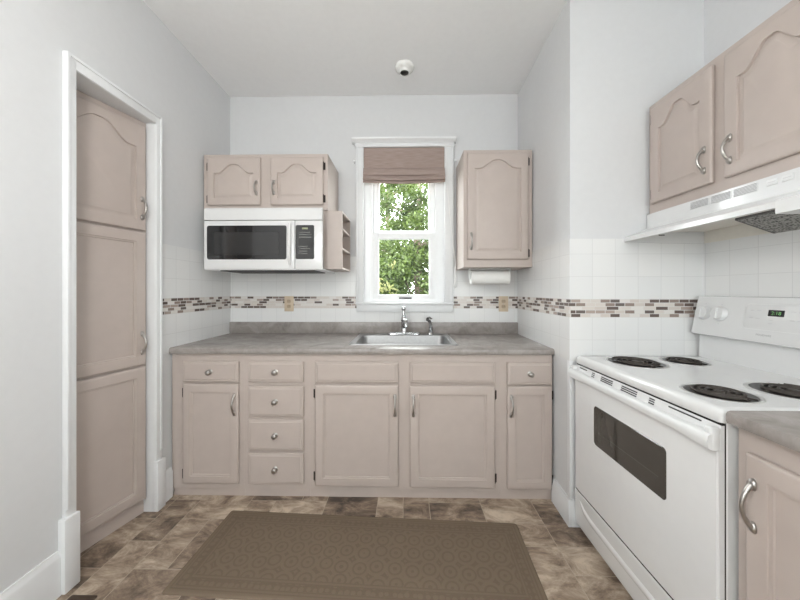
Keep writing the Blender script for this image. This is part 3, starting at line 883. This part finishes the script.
# ------------------------------------------------------------------ outlets
def outlet(x, z, label):
    t = thing('wall_outlet', label, 'outlet', (x, YB, z), 0, 'outlets over the back counter')
    m = MB(); m.box(x - 0.038, x + 0.038, YB - 0.006, YB - 0.0003, z - 0.062, z + 0.062, 0.003); p = m.build('cover_plate', M_ALMOND, t, world=True)
    for dz in (-0.021, 0.021):
        r = rr_plate(x - 0.017, x + 0.017, z + dz - 0.014, z + dz + 0.014, 0.010, YB - 0.0085, YB - 0.005, 0.001).build('receptacle', M_ALMOND2, t, world=True)
        m = MB()
        for dx in (-0.006, 0.006): m.box(x + dx - 0.001, x + dx + 0.001, YB - 0.0089, YB - 0.0080, z + dz - 0.001, z + dz + 0.007)
        m.build('slots', M_SLOT, r, world=True)
    m = MB(); m.lathe([(0.003, 0), (0.003, 0.0015), (0.001, 0.002)], 10, Matrix.Translation((x, YB - 0.006, z)) @ Matrix.Rotation(PI / 2, 4, 'X')); m.build('screw', M_NICK, t, world=True)
outlet(-0.950, 1.156, 'almond wall outlet on the mosaic strip left of the window')
outlet(0.792, 1.156, 'almond wall outlet on the mosaic strip below the paper towel holder')

# ------------------------------------------------------------------ pantry in the doorway
ang = math.atan2(0.2912, 0.075)
P1 = Vector((-1.478, 1.7125, 0))
tdir = Vector((math.cos(ang), math.sin(ang), 0))
PW = 0.47
o = P1 - tdir * (PW / 2)
t = thing('pantry_cabinet', 'tall taupe three-door pantry cabinet inside the left doorway', 'pantry', (o.x, o.y, 0), ang)
h2 = PW / 2
k = 0.46 * math.cos(ang) / math.sin(ang)
m = MB(); m.prism([(-h2, 0), (h2, 0), (h2 - k, 0.46), (-h2, 0.46)], 'z', 0.078, 2.213); m.build('cabinet_body', M_CAB, t)
m = MB(); m.prism([(-h2, 0.012), (h2 - 0.004, 0.012), (h2 - k, 0.46), (-h2, 0.46)], 'z', 0.0, 0.079); m.build('toe_board', M_CAB, t)
pd0, pd1 = -h2 + 0.03, h2 - 0.012
for z0, z1, ar, hz in ((1.598, 2.182, 0.075, 1.720), (0.846, 1.586, 0.0, 0.970), (0.092, 0.834, 0.0, None)):
    d = panel_door(MB(), pd0, pd1, z0, z1, arch=ar, stile=0.050, rail=0.052, raised=bool(ar)).build('door', M_CAB, t, smooth=25)
    if hz: pull(d, pd1 - 0.022, -0.019, hz, 0.10)

# ------------------------------------------------------------------ right wall: upper cabinet, hood, stove, base cabinet (local -y faces the room)
RZ = -PI / 2
o = (1.302, YP - 0.001, 1.666)
t = thing('wall_cabinet', 'two-door taupe wall cabinet above the range hood', 'cabinet', o, RZ, 'wall cabinets')
W = 0.740
m = MB(); m.box(0, W, 0, XR - 1.302 - 0.001, 0, 0.574, 0.0015, 1); m.build('cabinet_body', M_CAB, t)
for x0, x1, hs, hx in ((0.029, 0.348, -1, 0.320), (0.397, 0.713, 1, 0.424)):
    d = panel_door(MB(), x0, x1, 0.050, 0.543, arch=0.070, stile=0.050, rail=0.048).build('door', M_CAB, t, smooth=25)
    pull(d, hx, -0.019, 0.155, 0.088)
    for z in (0.100, 0.49): hinge(d, x0 if hs < 0 else x1, 0.0, z, hs)

o = (1.288, YP - 0.001, 1.5104)
t = thing('range_hood', 'white range hood with mesh filter above the stove', 'range hood', o, RZ)
Zh = lambda z: (z - 1.520) * 0.963
D = XR - 1.288 - 0.001
m = MB()
prof = [(D, Zh(1.681)), (0.0, Zh(1.681)), (0.0, Zh(1.604)), (-0.008, Zh(1.598)), (-0.112, Zh(1.560)), (-0.119, Zh(1.553)), (-0.120, Zh(1.533)), (-0.114, Zh(1.531)), (-0.112, Zh(1.548)), (-0.100, Zh(1.556)), (0.010, Zh(1.590)), (D, Zh(1.590))]
m.prism(prof, 'x', 0.002, W)
side = [(D, Zh(1.681)), (0.0, Zh(1.681)), (0.0, Zh(1.604)), (-0.118, Zh(1.556)), (-0.118, Zh(1.533)), (0.08, Zh(1.524)), (D, Zh(1.521))]
m.prism(side, 'x', 0.0, 0.004); m.prism(side, 'x', W - 0.002, W + 0.002)
m.build('hood_shell', M_APPL, t)
m = MB(); m.prism([(0.0, Zh(1.586)), (D - 0.001, Zh(1.586)), (D - 0.001, Zh(1.5895)), (0.0, Zh(1.5895))], 'x', 0.005, W - 0.003)
m.prism([(D - 0.004, Zh(1.522)), (D - 0.001, Zh(1.522)), (D - 0.001, Zh(1.588)), (D - 0.004, Zh(1.588))], 'x', 0.005, W - 0.003)
m.build('inner_liner', M_HOODIN, t)
m = MB(); m.prism([(0.140, Zh(1.576)), (0.306, Zh(1.516)), (0.308, Zh(1.523)), (0.142, Zh(1.583))], 'x', 0.315, 0.735); fl = m.build('grease_filter', M_FILTER, t)
m = MB()
for pa, pb in (((0.136, Zh(1.578)), (0.148, Zh(1.573))), ((0.298, Zh(1.519)), (0.3085, Zh(1.515)))):
    m.prism([pa, pb, (pb[0], pb[1] + 0.012), (pa[0], pa[1] + 0.012)], 'x', 0.310, 0.740)
m.prism([(0.138, Zh(1.577)), (0.308, Zh(1.515)), (0.308, Zh(1.526)), (0.138, Zh(1.588))], 'x', 0.306, 0.315)
m.build('filter_frame', M_GRIME, fl)
for a, b_ in ((0.250, 0.335), (0.342, 0.424), (0.431, 0.515)):
    m = MB(); m.box(a, b_, -0.0018, 0.001, Zh(1.640), Zh(1.672), 0.001, 1); g = m.build('vent_grille', M_APPL2, t)
    m = MB()
    for q in range(6):
        z = Zh(1.6425) + q * 0.005
        m.box(a + 0.003, b_ - 0.003, -0.0024, -0.0016, z, z + 0.0026)
    m.build('louvres', M_LINE, g)
for a in (0.542, 0.586):
    m = MB(); m.box(a, a + 0.032, -0.003, 0.001, Zh(1.646), Zh(1.668), 0.002); s_ = m.build('rocker_switch', M_APPL2, t)
    m = MB(); m.box(a + 0.004, a + 0.028, -0.0036, -0.0028, Zh(1.656), Zh(1.659)); m.build('switch_mark', M_FAINT, s_)
m = MB(); m.box(0.640, 0.720, -0.0006, 0.001, Zh(1.656), Zh(1.659)); m.build('printed_line', M_FAINT, t)
m = MB(); m.prism([(-0.121, Zh(1.512)), (-0.030, Zh(1.512)), (-0.020, Zh(1.584)), (-0.090, Zh(1.567)), (-0.1215, Zh(1.556))], 'x', 0.668, W - 0.003); m.build('light_housing', M_APPL2, t)
m = MB(); m.box(0.004, 0.0062, 0.06, 0.09, Zh(1.566), Zh(1.571)); m.build('liner_slot', M_SLOT, t)

# ---- stove
SYL = 1.637                       # world y of the stove's left side
SW = 0.748
o = (0.9486, SYL, 0.0)
t = thing('electric_stove', 'white electric stove with four coil burners against the right wall', 'stove', o, RZ)
X = lambda wx: wx * 0.963 - 0.9486          # world x -> local y
SD = 1.588 - 0.9486
m = MB(); m.box(0.002, SW - 0.001, X(0.957), SD - 0.03, 0.03, 0.884, 0.002, 1)
for xx in (0.06, SW - 0.06):
    for yy in (0.06, SD - 0.08): m.lathe([(0.016, 0.0), (0.016, 0.031)], 10, Matrix.Translation((xx, yy, 0)))
m.build('stove_body', M_APPL, t)
# cooktop with rolled edges
def ct_loop(i, z): return rrect(0.0 + i, SW - i, X(0.940) + i, X(1.625) - i * 0.2, 0.012, z, 4)
m = MB(); m.loops([ct_loop(0.006, 0.877), ct_loop(0.0, 0.881), ct_loop(0.0, 0.904), ct_loop(0.003, 0.914), ct_loop(0.012, 0.919), ct_loop(0.035, 0.917)])
m.build('cooktop', M_APPL, t, smooth=60)
# oven door
dz0, dz1 = 0.226, 0.872
yF = X(0.934)
m = MB()
m.prism([(X(0.952), dz0), (yF, dz0), (yF, 0.828), (yF + 0.003, 0.850), (yF + 0.009, dz1), (X(0.952), dz1)], 'x', 0.003, SW - 0.003)
bmesh.ops.bevel(m.bm, geom=[e for e in m.bm.edges if abs(e.verts[0].co.y - e.verts[1].co.y) < 1e-6 and abs(e.verts[0].co.y - yF) < 1e-4 and abs(e.verts[0].co.x - e.verts[1].co.x) < 1e-6], offset=0.006, segments=3, affect='EDGES')
dr = m.build('oven_door', M_APPL, t)
wx0, wx1 = SYL - 1.525 * 0.963, SYL - 1.108 * 0.963
def yplate(x0, x1, z0, z1, r, y0, y1, e=0.002):
    f = lambda i, y: [(a, y, b_) for a, b_, _ in rrect(x0 + i, x1 - i, z0 + i, z1 - i, r, 0)]
    return MB().loops([f(0, y1), f(0, y0 + e), f(e, y0)])
ow = yplate(wx0, wx1, 0.532, 0.716, 0.016, yF - 0.003, yF + 0.004).build('oven_window', M_OVEN, dr)
m = MB()
for z in (0.600,): m.box(wx0 + 0.03, wx1 - 0.03, yF - 0.0034, yF - 0.0028, z, z + 0.003)
for x in (wx0 + 0.035, wx0 + 0.052): m.box(x, x + 0.003, yF - 0.0034, yF - 0.0028, 0.55, 0.70)
m.build('oven_rack', plain('dim_rack', (0.075, 0.075, 0.062), 0.2), ow)
m = MB(); ga, gb = X(0.946), X(0.971)
m.box(0.005, SW - 0.004, yF + 0.004, X(0.957), 0.2145, 0.2265); m.box(0.004, SW - 0.004, yF + 0.0105, X(0.957), 0.8715, 0.8815); m.box(SW - 0.010, SW - 0.0035, X(0.950), X(0.958), 0.05, 0.875)
m.build('seam_shade', M_DARK, t)  # black strips set into the door and drawer seams as their shade
# vent slots over the handle
def slot_rows(xa, xb, rows):
    m = MB()
    for r_ in range(rows):
        z = 0.863 - r_ * 0.0078
        yy = yF + 0.003 + (z - 0.850) / 0.022 * 0.006
        m.box(xa, xb, yy - 0.0012, yy + 0.004, z - 0.0022, z + 0.0022)
    m.build('vent_slots', M_SLOT, dr)
slot_rows(0.038, 0.100, 1); slot_rows(0.143, 0.164, 4); slot_rows(0.212, 0.290, 4); slot_rows(0.345, 0.430, 4); slot_rows(0.490, 0.514, 4); slot_rows(0.572, 0.688, 1)
# one-piece bar handle across the door
m = MB()
sec = [(0.006, 0.798), (-0.016, 0.796), (-0.028, 0.802), (-0.032, 0.820), (-0.028, 0.837), (-0.018, 0.843), (0.006, 0.842)]
lps = []
for xx, q in ((0.002, 1.05), (0.03, 1.05), (0.12, 0.84), (SW / 2, 0.80), (SW - 0.12, 0.84), (SW - 0.03, 1.05), (SW - 0.002, 1.05)):
    lps.append([(xx, yF + (a if a > 0 else a * q), 0.826 + (b_ - 0.820) * q) for a, b_ in sec])
m.loops(lps)
m.box(0.0015, 0.024, yF - 0.022, yF + 0.006, 0.800, 0.868, 0.006, 3); m.box(SW - 0.024, SW - 0.0015, yF - 0.022, yF + 0.006, 0.800, 0.868, 0.006, 3)
m.build('door_handle', M_APPL2, dr, smooth=50)
# storage drawer
m = MB(); m.prism([(X(0.952), 0.035), (yF + 0.006, 0.035), (yF + 0.001, 0.06), (yF, 0.212), (yF + 0.003, 0.215), (X(0.952), 0.215)], 'x', 0.003, SW - 0.003)
sd = m.build('storage_drawer', M_APPL, t)
m = MB()
lps = []
for xx, z, q in ((0.045, 0.176, 0.1), (0.060, 0.172, 0.7), (0.090, 0.152, 1.0), (0.14, 0.140, 1.0), (SW / 2, 0.136, 1.0), (SW - 0.14, 0.140, 1.0), (SW - 0.09, 0.152, 1.0), (SW - 0.060, 0.172, 0.7), (SW - 0.045, 0.176, 0.1)):
    lps.append([(xx, yF + 0.002, z + 0.012 * q), (xx, yF - 0.003 * q, z + 0.008 * q), (xx, yF - 0.006 * q, z), (xx, yF - 0.005 * q, z - 0.014 * q), (xx, yF + 0.002, z - 0.024 * q)])
m.loops(lps); m.build('drawer_pull_ridge', M_APPL, sd, smooth=80)
# burners
def burner(wx, wy, r, turns):
    r = r * 0.963; cx, cy = SYL - wy * 0.963, X(wx)
    m = MB()
    m.lathe([(r + 0.012, 0.9165), (r + 0.012, 0.9178), (r + 0.008, 0.9195), (r + 0.002, 0.9188), (r - 0.001, 0.917)], 40, Matrix.Translation((cx, cy, 0)), False, False)
    rg = m.build('trim_ring', M_RING, t, smooth=60)
    m = MB(); m.lathe([(r, 0.9183), (r * 0.9, 0.9178), (r * 0.5, 0.9176), (0.01, 0.9176)], 40, Matrix.Translation((cx, cy, 0)), False, True)
    m.build('drip_bowl', M_BOWL, rg, smooth=60)
    m = MB(); pts = []
    n = int(turns * 30)
    for q in range(n + 1):
        a = 2 * PI * turns * q / n; rad = 0.022 + (r - 0.016 - 0.022) * q / n
        pts.append((cx + rad * math.cos(a), cy + rad * math.sin(a), 0.9225))
    rr_ = 0.0046
    m.tube(pts, rr_, 8, flat=1.0)
    m.tube([(cx + r * 0.5, cy, 0.9205), (cx + r * 0.96, cy + 0.004, 0.9205)], 0.005, 6)
    m.build('heating_coil', M_COIL, t, smooth=60)
    m = MB()
    for q in range(3):
        a = 2 * PI * q / 3 + 0.5
        m.tube([(cx, cy, 0.9198), (cx + (r - 0.003) * math.cos(a), cy + (r - 0.003) * math.sin(a), 0.9198)], 0.0025, 5)
    m.lathe([(0.016, 0.9190), (0.016, 0.9245), (0.013, 0.9252)], 18, Matrix.Translation((cx, cy, 0)))
    m.build('coil_support', M_COIL, t)
burner(1.148, 1.540, 0.115, 3.6)
burner(1.410, 1.565, 0.086, 2.7)
burner(1.097, 1.085, 0.093, 3.0)
burner(1.368, 1.098, 0.106, 3.4)
# backguard with controls; face leans back
bgy0, bgy1 = X(1.558), X(1.595)      # bottom and top of the face
zb0, zb1 = 1.045, 1.234
m = MB(); m.prism([(X(1.600), 0.912), (SD, 0.912), (SD, 1.06), (X(1.607), 1.06)], 'x', 0.008, SW - 0.008); m.build('backguard_riser', M_APPL, t)
def face(z, out=0.0):
    f = (z - zb0) / (zb1 - zb0); return bgy0 + (bgy1 - bgy0) * f - out
m = MB()
m.prism([(SD, zb0 - 0.012), (bgy0 + 0.014, zb0 - 0.008), (bgy0 + 0.004, zb0 - 0.004), (bgy0, zb0 + 0.006), (bgy1, zb1 - 0.012), (bgy1 + 0.005, zb1 - 0.002), (bgy1 + 0.014, zb1), (SD, zb1)], 'x', 0.0, SW)
bmesh.ops.bevel(m.bm, geom=[e for e in m.bm.edges if abs(e.verts[0].co.x - e.verts[1].co.x) < 1e-6 and e.verts[0].co.y < X(1.64) and e.verts[1].co.y < X(1.64)], offset=0.010, segments=3, affect='EDGES')
bg = m.build('backguard', M_APPL, t)
tilt = math.atan2(bgy1 - bgy0, zb1 - zb0)
def on_face(x, z, out=0.0):
    return Matrix.Translation((x, face(z, out), z)) @ Matrix.Rotation(-tilt, 4, 'X') @ Matrix.Rotation(PI / 2, 4, 'X')
def stove_knob(x, z):
    m = MB(); m.lathe([(0.035, 0.0), (0.036, 0.003), (0.034, 0.006), (0.031, 0.018), (0.029, 0.021), (0.004, 0.022)], 28, on_face(x, z)); kb = m.build('burner_knob', M_APPL2, bg, smooth=45)
    m = MB(); m.box(-0.005, 0.005, -0.025, 0.025, 0.019, 0.028, 0.002); m.bm.transform(on_face(x, z)); m.build('knob_grip', M_APPL2, kb)
    for dz in (0.046, -0.048):
        m = MB(); m.box(-0.003, 0.003, dz - 0.0025, dz + 0.0025, -0.0005, 0.0006)
        m.bm.transform(on_face(x, z)); m.build('dial_mark', M_FAINT, bg)
for x in (0.060, 0.138, 0.602, 0.680): stove_knob(x, 1.150)
def plate_on_face(x0, x1, z0, z1, r, h, name, mat, parent):
    zc, xc = (z0 + z1) / 2, (x0 + x1) / 2
    m = MB(); f = lambda i, y: rrect(x0 - xc + i, x1 - xc - i, z0 - zc + i, z1 - zc - i, r, y)
    m.loops([f(0, -0.001), f(0, h * 0.6), f(0.0015, h)]); m.bm.transform(on_face(xc, zc)); return m.build(name, mat, parent)
pn = plate_on_face(0.241, 0.539, 1.092, 1.206, 0.018, 0.0016, 'control_panel', M_APPL2, bg)
pe = plate_on_face(0.2445, 0.5355, 1.0955, 1.2025, 0.016, 0.0021, 'panel_face', M_APPL, pn)
plate_on_face(0.331, 0.387, 1.154, 1.181, 0.002, 0.0032, 'clock_display', M_DARK, bg)
for (x, z) in ((0.283, 1.176), (0.308, 1.176), (0.283, 1.142), (0.308, 1.142), (0.430, 1.176), (0.455, 1.176), (0.430, 1.142), (0.455, 1.142), (0.358, 1.138), (0.358, 1.124)):
    x *= 0.963; plate_on_face(x - 0.008, x + 0.008, z - 0.002, z + 0.002, 0.001, 0.003, 'button_mark', M_FAINT, pn)
def text_on_face(body, x, z, size, out, name, mat, parent):
    cu = bpy.data.curves.new('lettering', 'FONT'); cu.body = body; cu.size = size; cu.align_x = 'CENTER'; cu.align_y = 'CENTER'; cu.extrude = 0.0003
    tmp = bpy.data.objects.new('lettering', cu); COL.objects.link(tmp)
    bpy.context.view_layer.update()
    me = bpy.data.meshes.new_from_object(tmp)
    bpy.data.objects.remove(tmp)
    me.transform(Matrix.Translation((x, face(z, out), z)) @ Matrix.Rotation(-tilt, 4, 'X') @ Matrix.Rotation(PI / 2, 4, 'X'))
    me.materials.clear(); me.materials.append(mat)
    ob = bpy.data.objects.new(name, me); COL.objects.link(ob); ob.parent = parent
    return ob
text_on_face('2:18', 0.360, 1.1675, 0.020, 0.0037, 'clock_digits', M_LED, bg)
text_on_face('FRIGIDAIRE', 0.328, 1.073, 0.011, 0.0006, 'lettering', M_LINE, bg)

# ---- base cabinet and counter at the right edge
o = (0.940, 0.878, 0)
t = thing('base_cabinet', 'taupe base cabinet with a long curved handle at the near side of the stove', 'cabinet', o, RZ)
BW = 1.05
m = MB(); m.box(0, BW, 0, XR - 0.940 - 0.004, 0.08, 0.884, 0.0012, 1); m.build('cabinet_body', M_CAB, t)
m = MB(); m.box(0.001, BW - 0.001, 0.05, 0.08, 0, 0.08); m.build('toe_board', M_CAB, t)
for x0, x1, hx in ((0.033, 0.470, 0.056), (0.54, 1.0, 0.977)):
    d = panel_door(MB(), x0, x1, 0.10, 0.822, stile=0.052, rail=0.052, raised=False).build('door', M_CAB, t, smooth=25)
    pull(d, hx, -0.019, 0.692, 0.112)
t = thing('countertop', 'short grey laminate countertop at the right edge next to the stove', 'countertop', (0.905, 0.878, 0.8845), RZ)
m = MB(); m.prism([(0.012, 0.0), (0.003, 0.003), (0.0, 0.010), (0.0, 0.028), (0.003, 0.035), (0.012, 0.038), (XR - 0.905 - 0.001, 0.038), (XR - 0.905 - 0.001, 0.0)], 'x', 0.001, 1.06)
m.build('counter_slab', M_COUNTER, t)
m = MB(); m.box(0.001, 1.06, XR - 0.905 - 0.02, XR - 0.905 - 0.001, 0.038, 0.13, 0.003); m.build('backsplash', M_COUNTER, t)

# ------------------------------------------------------------------ rug and floor register
hx, hy = 0.797, 0.240
m = MB()
m.loops([rrect(-hx, hx, -hy, hy, 0.012, 0.0004), rrect(-hx, hx, -hy, hy, 0.012, 0.004), rrect(-hx + 0.003, hx - 0.003, -hy + 0.003, hy - 0.003, 0.012, 0.0075), rrect(-hx + 0.010, hx - 0.010, -hy + 0.010, hy - 0.010, 0.01, 0.0085)])
rug = m.build('kitchen_rug', rug_mat(hx, hy), smooth=60)
rug.location = (-0.208, 1.452, 0.0); rug.rotation_euler = (0, 0, R(-2.6))
tag(rug, 'brown patterned runner rug on the tile floor before the sink', 'rug')
t = thing('floor_register', 'dark brown metal floor register beside the left baseboard', 'floor vent', (-1.32, 1.09, 0))
m = MB(); m.loops([rrect(-0.058, 0.052, -0.15, 0.148, 0.006, 0.0004), rrect(-0.058, 0.052, -0.15, 0.148, 0.006, 0.003), rrect(-0.050, 0.044, -0.142, 0.140, 0.004, 0.006)]); m.build('register_frame', M_REGIS, t)
m = MB()
for q in range(12):
    y = -0.125 + q * 0.021; m.box(-0.040, 0.034, y, y + 0.010, 0.0058, 0.0072)
m.build('register_slats', M_SLOT, t)

# ------------------------------------------------------------------ ceiling lamp holder
lx, ly = -0.006, 2.165
t = thing('ceiling_lampholder', 'round white porcelain lamp holder without bulb on the ceiling', 'light fixture', (lx, ly, ZC))
T0 = Matrix.Translation((lx, ly, ZC))
m = MB(); m.lathe([(0.066, -0.0005), (0.068, -0.010), (0.064, -0.022), (0.054, -0.028), (0.042, -0.032), (0.038, -0.038), (0.037, -0.050), (0.034, -0.052), (0.031, -0.050), (0.029, -0.020)], 32, T0, True, False)
m.build('porcelain_base', M_PORC, t, world=True, smooth=50)
m = MB(); m.lathe([(0.0285, -0.047), (0.0285, -0.026), (0.027, -0.023), (0.010, -0.022), (0.006, -0.027), (0.002, -0.028)], 24, T0, False, True); m.build('socket', M_GRIME, t, world=True, smooth=50)

# ------------------------------------------------------------------ outside the window
g = MB(); g.box(-9, 9, 2.9, 24, -0.9, -0.8); struct(g.build('ground', M_SOIL))
def tree(label, x, y, h, r, n, seed, mat, zc=None, leaf=0.085):
    random.seed(seed)
    t = thing('leafy_tree', label, 'tree', (x, y, -0.8), 0, 'trees outside the window')
    m = MB()
    m.tube([(0, 0, 0), (0.05, 0, h * 0.3), (-0.04, 0.05, h * 0.6), (0.02, 0, h * 0.9)], [0.13, 0.10, 0.07, 0.02], 10)
    for q in range(9):
        a = random.uniform(0, 2 * PI); z = h * random.uniform(0.35, 0.8); l = r * random.uniform(0.5, 0.9)
        m.tube([(0, 0, z), (l * 0.5 * math.cos(a), l * 0.5 * math.sin(a), z + 0.18 * l), (l * math.cos(a), l * math.sin(a), z + 0.5 * l)], [0.04, 0.025, 0.008], 6)
    m.build('trunk', M_BARK, t)
    # clumps of leaves
    vs, fs, tint = [], [], []
    cl = []
    for q in range(110):
        while True:
            p = Vector((random.uniform(-1, 1), random.uniform(-1, 1), random.uniform(-1, 1)))
            if 0.25 < p.length < 1: break
        cl.append((Vector((p.x * r, p.y * r, (zc or h * 0.62) + p.z * h * 0.42)), random.uniform(0.16, 0.34) * r * 0.75, random.random()))
    for q in range(n):
        c, cr, ct0 = random.choice(cl)
        p = c + Vector((random.gauss(0, 0.5), random.gauss(0, 0.5), random.gauss(0, 0.4))) * cr
        nrm = Vector((random.gauss(0, 1), random.gauss(0, 1), random.gauss(0.9, 1))).normalized()
        a = nrm.orthogonal().normalized(); a = Matrix.Rotation(random.uniform(0, 2 * PI), 3, nrm) @ a; b_ = nrm.cross(a)
        s = leaf * random.uniform(0.6, 1.3); wd = s * 0.42
        k = len(vs)
        vs += [p - a * s * 0.5, p - a * s * 0.1 + b_ * wd * 0.5 + nrm * 0.004, p + a * s * 0.5, p - a * s * 0.1 - b_ * wd * 0.5 + nrm * 0.004]
        fs.append((k, k + 1, k + 2, k + 3)); tint.append(min(1, max(0, 0.5 * ct0 + 0.5 * random.random())))
    me = bpy.data.meshes.new('foliage'); me.from_pydata([tuple(v) for v in vs], [], fs)
    at = me.attributes.new('tint', 'FLOAT', 'FACE'); at.data.foreach_set('value', tint)
    me.materials.append(mat)
    f = bpy.data.objects.new('foliage', me); COL.objects.link(f); f.parent = t
    return t
tree('tall leafy green tree farther back, behind the nearer tree outside the window', -0.6, 11.0, 8.0, 2.9, 10000, 3, M_LEAF, 3.6, 0.20)
tree('leafy green tree nearest the window, filling both panes', 0.25, 5.7, 4.6, 1.45, 42000, 8, M_LEAF, 2.35, 0.085)
tree('pale yellow-green shrub low in the left of the lower window pane', -0.27, 3.55, 2.15, 0.26, 700, 21, M_LEAF2, 1.62, 0.06)

# ------------------------------------------------------------------ light
wd = bpy.data.worlds.new('sky'); scene.world = wd; wd.use_nodes = True
bgn = wd.node_tree.nodes['Background']
bgn.inputs['Color'].default_value = (0.97, 0.985, 1.0, 1); bgn.inputs['Strength'].default_value = 13.0

def area(name, loc, rot, sx, sy, power, col=(1, 1, 1)):
    la = bpy.data.lights.new(name, 'AREA'); la.shape = 'RECTANGLE'; la.size = sx; la.size_y = sy; la.energy = power; la.color = col
    ob = bpy.data.objects.new(name, la); COL.objects.link(ob); ob.location = loc; ob.rotation_euler = rot
    return ob
for nm, loc, rot, sx_, sy_ in (('portal_rear', (-1.005, YR - 0.125, 1.65), (R(90), 0, 0), 0.75, 1.2), ('portal_rear_right', (1.13, YR - 0.125, 1.65), (R(90), 0, 0), 0.78, 1.2), ('portal_window', (-0.01, 2.640, 1.80), (R(-90), 0, 0), 0.66, 1.26),
        ('portal_left', (xl - 0.135, -1.1, 1.60), (0, R(-90), 0), 1.7, 0.6), ('portal_right', (xr + 0.135, -1.1, 1.60), (0, R(90), 0), 1.7, 0.6)):
    po_ = area(nm, loc, rot, sx_, sy_, 1.0)
    po_.data.cycles.is_portal = True
sun = bpy.data.lights.new('sun', 'SUN'); sun.energy = 16; sun.angle = R(2); sun.color = (1, 0.96, 0.88)
so = bpy.data.objects.new('sun', sun); COL.objects.link(so); so.rotation_euler = (R(38), R(-20), 0)
# added point light without a fixture, lifts the ceiling and walls
pl = bpy.data.lights.new('fill_light', 'POINT'); pl.shadow_soft_size = 0.16; pl.energy = 36; pl.color = (1, 0.975, 0.95)
po = bpy.data.objects.new('fill_light', pl); COL.objects.link(po); po.location = (-0.62, 0.10, 2.05)

# ------------------------------------------------------------------ camera
cam = bpy.data.cameras.new('camera'); co = bpy.data.objects.new('camera', cam); COL.objects.link(co)
cam.sensor_fit = 'HORIZONTAL'; cam.sensor_width = 36.0; cam.lens = 36.0 * 305 / 800
cam.shift_x = 0.0; cam.shift_y = -9 / 800
cam.clip_start = 0.02
co.location = (0, 0, 1.26); co.rotation_euler = (R(90), 0, R(1.0))
scene.camera = co
scene.view_settings.view_transform = 'Standard'
scene.view_settings.look = 'None'
scene.view_settings.gamma = 1.0
scene.view_settings.use_curve_mapping = False
scene.view_settings.exposure = -0.13
scene.cycles.max_bounces = 10
scene.cycles.diffuse_bounces = 6
scene.cycles.transparent_max_bounces = 12
scene.cycles.use_denoising = True
